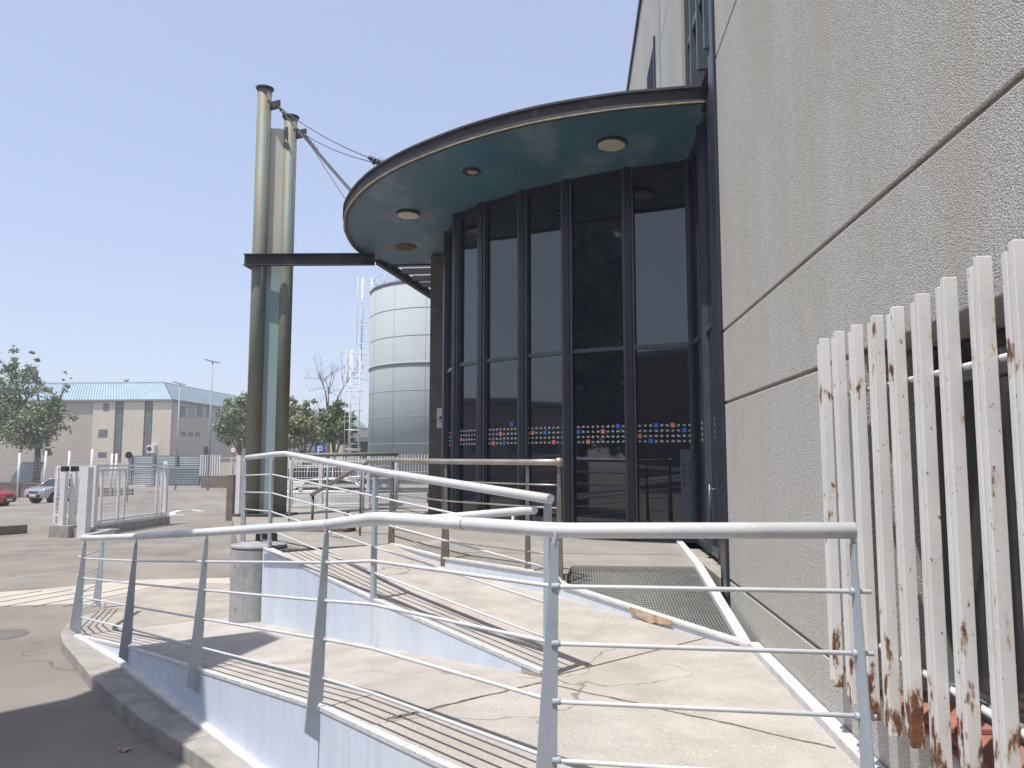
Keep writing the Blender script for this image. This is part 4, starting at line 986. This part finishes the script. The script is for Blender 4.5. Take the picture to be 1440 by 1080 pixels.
# leaning pallet / canopy frame behind fence
a = aty(8, 676, 60); b_ = aty(50, 650, 60)
mb = MB(); mb.slab([(a.x, 60, a.z - .5), (b_.x + .2, 60, a.z - .5), (b_.x, 61, b_.z), (a.x + .6, 61, b_.z)], (0, -1, .3), .05); tag(mb.build('metal_sheet', M['corr']), 'pale sheet metal panel leaning behind the roadside fence by the left tree', 'panel')
# pale bank in front of the warehouse
a = aty(118, 652, 84); b_ = aty(185, 640, 84); mb = MB(); mb.hexa([(a.x - 2, 82), (b_.x + 3, 82), (b_.x + 3, 90), (a.x - 2, 90)], -3.2, lambda x, y: -.6 + .04 * (x - a.x)); tag(mb.build('bank', M['cwall']), kind='structure')

# sliding gate near
gt = thing('sliding_gate', 'white metal sliding gate with mesh panel on a low concrete plinth', 'gate', (-14.5, 24, -2.3))
gx = -14.5; gz = -.17
ys0 = atz(124, 756, -2.3).y; ys1 = 27.3
Y0 = 21.7; 
def gy(px): 
    a = ray(px, 700); return gx * a[1] / a[0]
mb = MB(); mb.box(gx - .14, gx + .14, gy(128), gy(235), -2.45, -2.02); mb.build('plinth', M['kerb'], gt, bevel=.01)
for px, wd, zt in ((132, .16, gz), (232, .14, gz + .12)):
    y = gy(px); mb = MB(); mb.box(gx - wd / 2, gx + wd / 2, y - wd / 2, y + wd / 2, -2.3, zt); mb.build('post', M['white'], gt)
mb = MB()
for px in (142, 166, 175, 220, 227): y = gy(px); mb.box(gx - .03, gx + .03, y - .035, y + .035, -2.02, gz - .12)
for z in (gz - .03, gz - .16, -1.98, -1.88): mb.box(gx - .028, gx + .028, gy(132), gy(232), z - .03, z + .03)
mb.build('frame', M['white'], gt)
mb = MB(); y = gy(142)
while y < gy(227): mb.tube([(gx, y, -1.9), (gx, y, gz - .15)], .006, 4); y += .11
z = -1.8
while z < gz - .2: mb.tube([(gx, gy(142), z), (gx, gy(227), z)], .006, 4); z += .12
mb.build('mesh', M['white'], gt)
# gate posts and guides at the near end
gp = thing('gate_guide_frame', 'white square posts with dark caps on a kerb block, at the sliding gate', 'gate frame', tuple(atz(95, 755, -2.3)))
for px, pb, wd, m2 in ((77, 735, .10, 'white'), (86, 756, .15, 'white'), (100, 755, .15, 'white'), (117, 757, .26, 'white')):
    q = atz(px, pb, -2.3); q2 = aty(px, 657, q.y)
    mb = MB(); mb.box(q.x - wd / 2, q.x + wd / 2, q.y - wd / 2, q.y + wd / 2, -2.35, q2.z); po = mb.build('post', M[m2], gp)
    if wd == .15: mb = MB(); mb.box(q.x - .08, q.x + .08, q.y - .08, q.y + .08, q2.z - .12, q2.z + .03); mb.build('cap', M['black'], po)
q = atz(77, 740, -2.3); q3 = atz(132, 750, -2.3)
mb = MB(); mb.bar((q.x, q.y, gz - .1), (q3.x, q3.y, gz - .1), .05, .05); mb.bar((q.x, q.y, -1.9), (q3.x, q3.y, -1.9), .05, .05); mb.build('frame', M['white'], gp)
mb = MB(); n_ = 16
for k in range(n_): p = Vector((q.x, q.y, 0)).lerp(Vector((q3.x, q3.y, 0)), k / n_); mb.tube([(p.x, p.y, -1.9), (p.x, p.y, gz - .1)], .008, 4)
for k in range(9): z = -1.8 + k * .17; mb.tube([(q.x, q.y, z), (q3.x, q3.y, z)], .007, 4)
mb.build('mesh', M['white'], gp)
q = atz(68, 757, -2.3); mb = MB(); mb.box(q.x, q.x + .6, q.y, q.y + .5, -2.4, -1.93); mb.box(q.x + .6, q.x + 1.9, q.y + .2, q.y + .45, -2.4, -2.05); mb.build('kerb_block', M['kerb'], gp, bevel=.01)
# opposite gate post
q = atz(339, 733, -2.28)
og = thing('gate_post_pair', 'white gate posts beside a brown pillar, just left of the ramp railing', 'gate post', tuple(q))
for px, wd, zt in ((337, .16, 640), (344, .08, 650)):
    p = aty(px, zt, q.y); mb = MB(); mb.box(p.x - wd / 2, p.x + wd / 2, q.y - wd / 2, q.y + wd / 2, -2.35, p.z); mb.build('post', M['white'], og)
p = aty(327, 668, q.y + .5); mb = MB(); mb.box(p.x - .12, p.x + .12, q.y + .3, q.y + .7, -2.35, p.z); mb.build('pillar', M['brownwall'], og)
p = aty(340, 647, q.y)
for z in (p.z, -1.2, -2.1): mb = MB(); mb.box(p.x - .1, p.x + 1.6, q.y - .02, q.y + .02, z - .03, z + .03); mb.build('bar', M['white'], og)
# concrete block on the road at left edge
a = atz(8, 754, -2.28); b_ = atz(36, 749, -2.28); mb = MB(); mb.bar((a.x - .8, a.y, -2.15), (b_.x, b_.y, -2.15), .25, .26); tag(mb.build('concrete_block', M['brownwall'], None, bevel=.02), 'low brown concrete block lying on the road at the left edge', 'block')

# white mesh fence behind the platform
wfz = thing('white_mesh_fence', 'white welded mesh fence with square posts behind the platform railing, before the silo', 'fence', (-4, 15.6, -1))
FY = 15.7; zt_ = aty(600, 639, FY).z
mb = MB()
for px in (410, 452, 519, 558, 612): x = aty(px, 650, FY).x; mb.box(x - .035, x + .035, FY - .035, FY + .035, -1.0, zt_ - (.0 if px > 500 else .12))
mb.build('post', M['white'], wfz)
mb = MB(); xa = aty(405, 650, FY).x; xb = aty(640, 650, FY).x
for z in (-.93, -.55, zt_ - .14): mb.box(xa, xb if z > 0 else xb, FY - .02, FY + .02, z - .025, z + .025)
mb.build('rail', M['white'], wfz)
mb = MB(); x = xa
while x < xb: mb.tube([(x, FY, -.93), (x, FY, zt_)], .0045, 4); x += .06
z = -.9
while z < zt_: mb.tube([(xa, FY, z), (xb, FY, z)], .0045, 4); z += .13
mb.build('wire_mesh', M['white'], wfz)
a = aty(395, 699, 17.5); b_ = aty(600, 697, 17.5); mb = MB(); mb.hexa([(a.x, 17.5), (b_.x, 17.5), (b_.x, 17.7), (a.x, 17.7)], -2.3, lambda x, y: -.83 + (x - a.x) * .02)
tag(mb.build('low_white_wall', M['white']), 'low white parapet wall just behind the mesh fence', 'wall')
# brown ledge by the mast
a = atz(410, 757, -1.0); mb = MB(); mb.box(-4.0, -3.1, 10.6, 10.9, -1.0, -.86); tag(mb.build('brown_ledge', M['brownwall'], None, bevel=.01), 'short brown ledge on the platform floor beside the mast foot', 'ledge')
# red/black small bollard boxes seen at the platform floor
q = atz(487, 748, -1.0); mb = MB(); mb.tube([(q.x, q.y, -1), (q.x, q.y, -.93)], .05, 10); mb.tube([(q.x, q.y, -.93), (q.x, q.y, -.72)], .03, 10); tag(mb.build('floor_stop', M['rust']), 'small rusty stub standing on the platform floor behind the ramp', 'stub')

# ------------------------------------------------------------------ street lamps and signs
def lamp(px, ptop, Y, label, two=True):
    q = aty(px, ptop, Y); t = thing('street_lamp', label, 'street lamp', (q.x, Y, G(q.x, Y)), 'street lamps before the warehouse')
    z0 = G(q.x, Y)
    mb = MB(); mb.tube([(q.x, Y, z0), (q.x, Y, q.z)], .10, 10, r2=.055); mb.build('pole', M['chrome'] if 0 else M['corr'], t)
    mb = MB(); mb.bar((q.x - .65, Y, q.z + .22), (q.x + .05, Y, q.z + .02), .22, .10); mb.build('lamp_head', M['grey'], t)
    mb = MB(); mb.bar((q.x + .02, Y, q.z + .02), (q.x + .55, Y, q.z - .06), .20, .09); mb.build('lamp_head', M['grey'], t)
    return t
lamp(299, 509, 62, 'taller street lamp with two heads, before the right flank of the warehouse')
lamp(253, 540, 74, 'shorter street lamp standing at the corner of the warehouse')
def roundsign(px, py, Y, rad, label, back):
    q = aty(px, py, Y); t = thing('road_sign', label, 'road sign', (q.x, Y, G(q.x, Y)))
    mb = MB(); mb.tube([(q.x, Y + .06, G(q.x, Y)), (q.x, Y + .06, q.z + rad)], .035, 8); mb.build('pole', M['grey'], t)
    mb = MB(); mb.tube([(q.x, Y - .02, q.z), (q.x, Y + .02, q.z)], rad, 28); mb.build('disc', M['black'] if back else M['signred'], t)
    if not back: mb = MB(); mb.tube([(q.x, Y - .03, q.z), (q.x, Y - .02, q.z)], rad * .72, 28); mb.build('disc_centre', M['white'], t)
roundsign(181, 640, 40, .19, 'round dark back of a road sign above the sliding gate', True)
roundsign(328, 633, 40, .18, 'round red-rimmed road sign just left of the mast', False)
q = aty(450, 633, 30); t = thing('parking_sign', 'blue square parking sign with a white letter P, behind the platform', 'road sign', (q.x, 30, -2.3))
mb = MB(); mb.tube([(q.x, 30.05, -2.3), (q.x, 30.05, q.z)], .03, 8); mb.build('pole', M['grey'], t)
mb = MB(); mb.box(q.x - .21, q.x + .21, 29.98, 30.01, q.z - .24, q.z + .2); mb.build('panel', M['bluepaint'], t)
mb = MB(); mb.box(q.x - .09, q.x - .03, 29.965, 29.98, q.z - .16, q.z + .16); mb.box(q.x - .03, q.x + .10, 29.965, 29.98, q.z + .11, q.z + .16); mb.box(q.x - .03, q.x + .10, 29.965, 29.98, q.z - .02, q.z + .03); mb.box(q.x + .06, q.x + .11, 29.965, 29.98, q.z + .0, q.z + .14); mb.build('letter', M['white'], t)
# kiosk / glazed shed behind
q = aty(486, 615, 52); q1 = aty(524, 650, 52)
ks = thing('glazed_shed', 'low dark glazed shed with flat roof between the trees and the silo', 'shed', (q.x, 54, -2.3))
mb = MB(); mb.box(q.x + .3, q1.x + 1, 52.3, 57, -2.3, q.z - .3); mb.build('wall', M['whglass'], ks)
mb = MB(); mb.box(q.x, q1.x + 1.2, 52, 57.2, q.z - .3, q.z); mb.build('roof', M['grey'], ks)
mb = MB()
for k in range(5): x = q.x + .3 + k * .6; mb.box(x, x + .08, 52.22, 52.3, -2.3, q.z - .3)
mb.build('mullion', M['corr'], ks)
q = aty(462, 612, 56); q1 = aty(482, 650, 56); mb = MB(); mb.box(q.x, q1.x, 56, 60, -2.3, q.z); mb.box(q.x - .1, q1.x + .1, 55.9, 60.1, q.z, q.z + .15); tag(mb.build('cream_hut', M['cwall']), 'narrow cream hut half hidden by the trees left of the silo', 'hut')
# long pale building low behind
bw = thing('low_factory', 'long low white factory shed behind the mesh fence and trees', 'building', (-20, 75, -2.3))
a = aty(352, 640, 78); b_ = aty(612, 640, 78)
mb = MB(); mb.box(a.x, b_.x, 78, 90, -2.5, .9); mb.build('wall', M['cwall'], bw); mb = MB(); mb.box(a.x - .2, b_.x + .2, 77.7, 90, .9, 1.2); mb.build('roof', M['roofside'], bw)
mb = MB()
for k in range(12): x = a.x + 1 + k * 1.55; mb.box(x, x + .9, 77.95, 78, -1.2, -.1)
mb.build('window', M['whglass'], bw)

# ------------------------------------------------------------------ cars
def car(loc, rz, body, label, kind='hatch', group='parked cars'):
    t = thing('parked_car' if kind != 'van' else 'parked_van', label, 'car' if kind != 'van' else 'van', loc, group, rz)
    L = 4.1; W = .86; H = 1.46
    prof = [(-2.05, .32), (-2.08, .62), (-2.0, .86), (-1.55, .96), (-1.05, 1.0), (.0, 1.0), (1.1, .98), (1.75, .97), (2.02, .88), (2.05, .55), (1.98, .30)]
    top = [(-1.12, .98), (-.42, 1.40), (.1, H), (.9, H - .02), (1.55, 1.30), (1.9, .95)]
    if kind == 'van': top = [(-1.5, .98), (-1.0, 1.75), (-.5, 1.9), (1.9, 1.9), (2.0, .97)]
    bm_ = bmesh.new()
    def loft(sec, wf):
        rows = []
        for (x, z) in sec:
            wd = wf(x, z); rows.append([bm_.verts.new((x, s * wd, z)) for s in (-1, -.92, .92, 1)])
        return rows
    def wfb(x, z): return W * (1 - .10 * abs(x / 2.05) ** 4) - (.03 if z > .9 else 0)
    # side shape as a closed polygon lofted across width with rounded shoulders
    outline = prof[:]
    rows = []
    for sx, inset in ((-1, 0.0), (-.93, -.035), (.93, -.035), (1, 0.0)):
        rows.append([bm_.verts.new((x * (1 - (.02 if abs(sx) == 1 else 0)), W * sx * (1 - .07 * abs(x / 2.05) ** 3), z + (-.03 if abs(sx) == 1 and z > .8 else 0))) for x, z in outline])
    n = len(outline)
    for k in range(3):
        for i in range(n):
            j = (i + 1) % n; bm_.faces.new((rows[k][i], rows[k][j], rows[k + 1][j], rows[k + 1][i]))
    bm_.faces.new(rows[0]); bm_.faces.new(rows[3][::-1])
    me = bpy.data.meshes.new('body'); bmesh.ops.recalc_face_normals(bm_, faces=bm_.faces); bm_.to_mesh(me); bm_.free(); me.materials.append(body)
    o = bpy.data.objects.new('body', me); COL.objects.link(o); o.parent = t
    bv = o.modifiers.new('b', 'BEVEL'); bv.width = .05; bv.segments = 3; bv.limit_method = 'ANGLE'
    for p in me.polygons: p.use_smooth = True
    # cabin: glass house, then roof skin and pillars
    def cab(name, inset, mm, zcut=None, parent=t):
        b2 = bmesh.new(); rows = []
        for sx in (-1, 1):
            rows.append([b2.verts.new((x, sx * (W - .06 - inset - (z - .95) * .28), z - (inset * .3))) for x, z in top])
        n = len(top)
        for i in range(n - 1): b2.faces.new((rows[0][i], rows[0][i + 1], rows[1][i + 1], rows[1][i]))
        b2.faces.new(rows[0]); b2.faces.new(rows[1][::-1]); b2.faces.new((rows[0][0], rows[1][0], rows[1][-1], rows[0][-1]))
        bmesh.ops.recalc_face_normals(b2, faces=b2.faces); me = bpy.data.meshes.new(name); b2.to_mesh(me); b2.free(); me.materials.append(mm)
        o = bpy.data.objects.new(name, me); COL.objects.link(o); o.parent = parent; return o
    cab('cabin_glass', .0, M['carglass'])
    mb = MB()
    for s in (-1, 1):
        pr = [(x, s * (W - .05 - (z - .95) * .28), z + .012) for x, z in top]
        for i in range(len(pr) - 1): mb.tube([pr[i], pr[i + 1]], .035, 6)
        mb.tube([(.35, s * (W - .05), .96), (.35, s * (W - .19), top[2][1])], .03, 6)
    zt = top[2][1]
    mb.slab([(top[1][0] + .1, -(W - .2), top[1][1] + .015), (top[1][0] + .1, (W - .2), top[1][1] + .015), (top[2][0], (W - .2), top[2][1] + .02), (top[2][0], -(W - .2), top[2][1] + .02)], (-.2, 0, 1), .02)
    mb.slab([(top[2][0], -(W - .2), zt + .02), (top[2][0], (W - .2), zt + .02), (top[3][0], (W - .2), top[3][1] + .02), (top[3][0], -(W - .2), top[3][1] + .02)], (0, 0, 1), .02)
    mb.build('roof', body, t)
    for s in (-1, 1):
        for x in (-1.28, 1.28):
            mb = MB(); mb.tube([(x, s * (W - .16), .31), (x, s * (W + .01), .31)], .31, 24); wv = mb.build('wheel', M['tyre'], t)
            mb = MB()
            for k in range(5):
                a = 2 * math.pi * k / 5; mb.bar((x, s * (W + .016), .31), (x + .19 * math.cos(a), s * (W + .016), .31 + .19 * math.sin(a)), .06, .03, up=(0, 1, 0))
            mb.tube([(x, s * (W + .005), .31), (x, s * (W + .013), .31)], .20, 20); mb.build('rim', M['chrome'], wv)
            mb = MB(); mb.tube([(x, s * (W - .3), .33), (x, s * (W - .015), .33)], .37, 20); mb.build('wheel_arch', M['black'], t)
        mb = MB(); mb.slab([(-2.0, s * .46, .66), (-2.03, s * .74, .68), (-1.83, s * .80, .84), (-1.92, s * .52, .79)], (-1, 0, .5), .10); mb.build('headlight', M['chrome'], t)
        mb = MB(); mb.slab([(2.02, s * .55, .70), (2.02, s * .80, .70), (1.98, s * .78, .92), (1.98, s * .6, .92)], (1, 0, .1), .08); mb.build('tail_light', M['redpaint'], t)
        mb = MB(); mb.bar((-.75, s * (W + .0), 1.02), (-.68, s * (W + .17), 1.05), .14, .12); mb.build('mirror', body, t)
    mb = MB(); mb.box(-2.10, -2.0, -.5, .5, .36, .52); mb.box(-2.08, -1.98, -.35, .35, .62, .72); mb.build('grille', M['black'], t)
    mb = MB(); mb.box(-2.115, -2.09, -.26, .26, .42, .53); mb.build('number_plate', M['white'], t)
    return t
q = atz(58, 709, -2.72); car((q.x + .1, q.y + 1.8, G(q.x, q.y)), R(76), M['silver'], 'silver hatchback parked by the low wall under the left tree')
q = atz(-8, 713, -2.72); car((q.x - 1.55, q.y + .2, G(q.x - 2, q.y)), R(180 + 8), M['red'], 'red car cut off by the left edge of the photo')
q = aty(452, 668, 33); car((q.x, 33, G(q.x, 33)), R(10), M['carwhite'], 'white car parked behind the mesh fence, nearest the mast')
q = aty(500, 668, 36); car((q.x + .4, 37, G(q.x, 36)), R(190), M['carwhite'], 'white car parked behind the mesh fence, nearest the silo')
q = aty(425, 660, 45); car((q.x, 46, G(q.x, 45)), R(-8), M['carwhite'], 'white van parked under the trees behind the platform', kind='van')

# ------------------------------------------------------------------ trees
def tree(loc, trunk_h, r0, lobes, leafm, label, name='leafy_tree', nleaf=9000, ls=.10, group='trees along the road', bare=False, seed=1):
    rnd = random.Random(seed); t = thing(name, label, 'tree', loc, group)
    base = Vector(loc); tops = Vector((loc[0] + rnd.uniform(-.1, .1), loc[1], loc[2] + trunk_h))
    mb = MB(); mb.tube([base, base.lerp(tops, .5) + Vector((.05, 0, 0)), tops], r0, 10, r2=r0 * .6)
    for (c, rad) in lobes:
        c = Vector(c); mid = tops.lerp(c, .5) + Vector((rnd.uniform(-.2, .2), rnd.uniform(-.2, .2), .15))
        mb.tube([tops - Vector((0, 0, .3)), mid, c], r0 * .45, 7, r2=r0 * .1)
        for k in range(7 if not bare else 10):
            dd = Vector((rnd.gauss(0, 1), rnd.gauss(0, 1), rnd.gauss(0, 1) + (.8 if bare else 0))).normalized() * (rad[2] if bare else min(rad)) * rnd.uniform(.6, 1.05)
            st = mid.lerp(c, rnd.uniform(.3, 1)); e1 = st.lerp(c + dd, .5) + Vector((rnd.uniform(-.1, .1), rnd.uniform(-.1, .1), .05))
            mb.tube([st, e1, c + dd], r0 * .13, 5, r2=r0 * .03)
            if bare:
                for q in range(4):
                    s_ = e1.lerp(c + dd, rnd.uniform(0, 1)); mb.tube([s_, s_ + Vector((rnd.gauss(0, .35), rnd.gauss(0, .2), rnd.uniform(.2, .9)))], r0 * .04, 4, r2=r0 * .015)
    mb.build('trunk', M['trunk'], t)
    if bare: return t
    mb = MB(); vol = sum(r[0] * r[1] * r[2] for _, r in lobes)
    for (c, rad) in lobes:
        c = Vector(c); n = int(nleaf * rad[0] * rad[1] * rad[2] / vol); cl = []
        for k in range(max(5, n // 55)):
            while True:
                p = Vector((rnd.uniform(-1, 1), rnd.uniform(-1, 1), rnd.uniform(-1, 1)))
                if p.length < 1: break
            p = p * (p.length ** -.35 if p.length > .05 else 1); cl.append(c + Vector((p.x * rad[0], p.y * rad[1], p.z * rad[2])))
        for k in range(n):
            cc_ = rnd.choice(cl); sg = min(rad) * .17
            p = cc_ + Vector((rnd.gauss(0, sg), rnd.gauss(0, sg), rnd.gauss(0, sg * .8)))
            u = Vector((rnd.gauss(0, 1), rnd.gauss(0, 1), rnd.gauss(0, .7))).normalized(); v = u.cross(Vector((rnd.gauss(0, 1), rnd.gauss(0, 1), rnd.gauss(0, 1)))).normalized()
            s_ = ls * rnd.uniform(.6, 1.3); mb.face([p - u * s_, p + v * s_ * .55, p + u * s_, p - v * s_ * .55])
    mb.build('crown', leafm, t); return t
def lobe(px, py, Y, rx, rz, ry=None, S=1):
    q = aty(px, py, Y); k = Y / F; return ((q.x, q.y, q.z), (rx * k, (ry or rx) * k, rz * k))
Y = 60
q = aty(50, 694, Y)
tree((q.x, Y, G(q.x, Y)), 4.2, .34, [lobe(45, 600, Y, 34, 34), lobe(10, 585, Y, 30, 38), lobe(80, 585, Y, 22, 28), lobe(32, 545, Y + .5, 25, 30), lobe(48, 515, Y, 9, 22), lobe(8, 515, Y, 18, 28), lobe(66, 560, Y, 18, 24), lobe(94, 540, Y, 6, 20), lobe(-25, 560, Y, 30, 50), lobe(60, 625, Y, 20, 14)],
     M['leafa'], 'large spreading green tree at the left edge, over the silver car', nleaf=15000, ls=.13, seed=4)
Y = 60; q = aty(335, 690, Y)
tree((q.x, Y, -2.3), 3.0, .2, [lobe(330, 590, Y, 24, 30), lobe(318, 610, Y, 14, 20), lobe(344, 575, Y, 16, 22), lobe(350, 605, Y, 20, 25), lobe(325, 567, Y, 8, 14)], M['leafa'], 'dense green tree just left of the mast, before the warehouse flank', nleaf=7500, ls=.12, seed=5)
Y = 48; q = aty(425, 690, Y)
tree((q.x, Y, -2.3), 2.4, .18, [lobe(425, 598, Y, 24, 30), lobe(405, 605, Y, 20, 26), lobe(436, 575, Y, 12, 18), lobe(445, 612, Y, 18, 20), lobe(415, 572, Y, 12, 14)], M['leafb'], 'paler olive-green tree just right of the mast', nleaf=7000, ls=.10, seed=6)
Y = 43; q = aty(470, 690, Y)
tree((q.x, Y, -2.3), 2.6, .16, [lobe(472, 600, Y, 22, 24), lobe(488, 600, Y, 12, 26), lobe(460, 585, Y, 14, 18), lobe(478, 578, Y, 12, 16)], M['leafa'], 'darker leafy tree between the olive-green tree and the silo', nleaf=6000, ls=.09, seed=7)
Y = 50; q = aty(460, 690, Y)
tree((q.x, Y, -2.3), 5.2, .15, [lobe(450, 530, Y, 10, 42), lobe(492, 530, Y, 10, 40), lobe(462, 545, Y, 12, 40)], None, 'bare leafless tree rising above the green trees left of the silo', name='bare_tree', bare=True, seed=8)
# out of the picture, behind and left of the viewer: what the glass mirrors and what shades the near road
Y = -3
tree((-15, -3, -1.97), 3.5, .3, [((-15, -3, 4), (3.2, 3.2, 3)), ((-14, -1.5, 7), (2.6, 2.6, 2.6)), ((-16.5, -4, 7.3), (2.6, 2.6, 2.6)), ((-15.0, -2.5, 10), (2.4, 2.4, 2.4)), ((-13, -3, 2.6), (2.2, 2.2, 2)), ((-17, -4, 3), (2.2, 2.2, 2))], M['leafa'], 'tall green tree outside the picture, mirrored in the entrance glass', nleaf=16000, ls=.2, seed=9)
mir = thing('opposite_factory', 'long plain factory across the road outside the picture, mirrored in the entrance glass', 'building', (-50, 0, -2))
mb = MB(); mb.box(-62, -48, -30, 34, -4, 4.2); mb.build('wall', M['tanwall'], mir); mb = MB(); mb.box(-62.5, -47.5, -30.5, 34.5, 4.2, 4.6); mb.build('roof', M['grey'], mir)
mb = MB()
for k in range(12): mb.box(-48, -47.9, -27 + k * 5, -24.5 + k * 5, .5, 2)
mb.build('window', M['whglass'], mir)
m2 = thing('rear_block', 'grey concrete block outside the picture behind the viewer', 'building', (-10, -32, -2))
mb = MB(); mb.box(-22, 0, -40, -26, -2, 6.5); mb.build('wall', M['pillar'], m2); mb = MB(); mb.box(-22.2, .2, -40, -25.8, 6.5, 6.9); mb.build('roof', M['grey'], m2)
sh = thing('shade_canopy', 'flat cantilevered steel canopy on a tall post, outside the picture to the left', 'canopy', (-6, 0, -1.97))  # unseen slab and post, added to shade the near road and ramp
HS = 6.4; hh = HS + 1.7; k_s = hh / math.tan(SUN_EL)
ox, oy = k_s * math.sin(SUN_DIR_H), k_s * math.cos(SUN_DIR_H)
foot = [(-2.60, 3.2), (-2.66, 6.95), (-3.10, 7.55), (-4.10, 6.95), (-4.25, 6.2), (-4.6, 5.75), (-5.9, 5.3), (-5.9, 3.2)]
mb = MB(); mb.hexa([(x - ox, y - oy) for x, y in foot], HS, HS + .12); mb.build('roof', M['grey'], sh)  # added slab cut to the wanted shadow outline, no roof of the place
mb = MB(); mb.box(-6.9, -6.7, 2.1, 2.3, -1.97, HS); mb.build('post', M['kerb'], sh)

p = atz(-2, 893, -1.97); mb = MB(); mb.disc((p.x, p.y), .30, -1.99, -1.966, 40); mh = mb.build('manhole_cover', mat('cast_iron', (.13, .12, .11), (.16, .15, .135), .8, scale=20, bump=.5), None)
tag(mh, 'round dark iron manhole cover in the near asphalt at the left edge', 'manhole cover')
# ------------------------------------------------------------------ small litter
rl = random.Random(11)
for px, py, s_ in ((174, 1056, .035), (160, 1001, .014), (252, 1012, .018), (63, 917, .014), (161, 1038, .012), (676, 742, .0)):
    if not s_: continue
    p = atz(px, py, -1.97 if px < 200 else PZ); zb = p.z + .004
    mb = MB(); n_ = 9; c = Vector((p.x, p.y, zb + s_ * .25)); pts = []
    for k in range(n_):
        a = 2 * math.pi * k / n_; r = s_ * (1.1 if k % 3 else .5) * rl.uniform(.7, 1.1); pts.append(Vector((p.x + r * math.cos(a) * 1.5, p.y + r * math.sin(a), zb + rl.uniform(0, s_ * .5))))
    for k in range(n_): mb.face([c, pts[k], pts[(k + 1) % n_]])
    lab = {174: 'largest dry curled leaf lying on the shaded asphalt', 160: 'small dry leaf on the asphalt near the shadow edge', 252: 'thin dry leaf on the shaded kerb', 63: 'small dry leaf on the sunlit asphalt at the left', 161: 'tiny leaf scrap between two leaves on the shaded asphalt'}[px]
    tag(mb.build('dry_leaf', M['dryleaf']), lab, 'leaf', 'dry leaves on the ground')
hz_ = bpy.data.materials.new('haze'); hz_.use_nodes = True; hn = hz_.node_tree; hn.nodes.remove(hn.nodes['Principled BSDF'])
pv = hn.nodes.new('ShaderNodeVolumePrincipled'); pv.inputs['Color'].default_value = (.93, .96, 1, 1); pv.inputs['Density'].default_value = .0014; pv.inputs['Anisotropy'].default_value = .2
hn.links.new(pv.outputs[0], hn.nodes['Material Output'].inputs['Volume'])
mb = MB(); mb.box(-410, 260, -210, 570, -4.6, 14); tag(mb.build('haze', hz_), kind='stuff')
for o in bpy.data.objects:
    if '_org' in o: del o['_org']
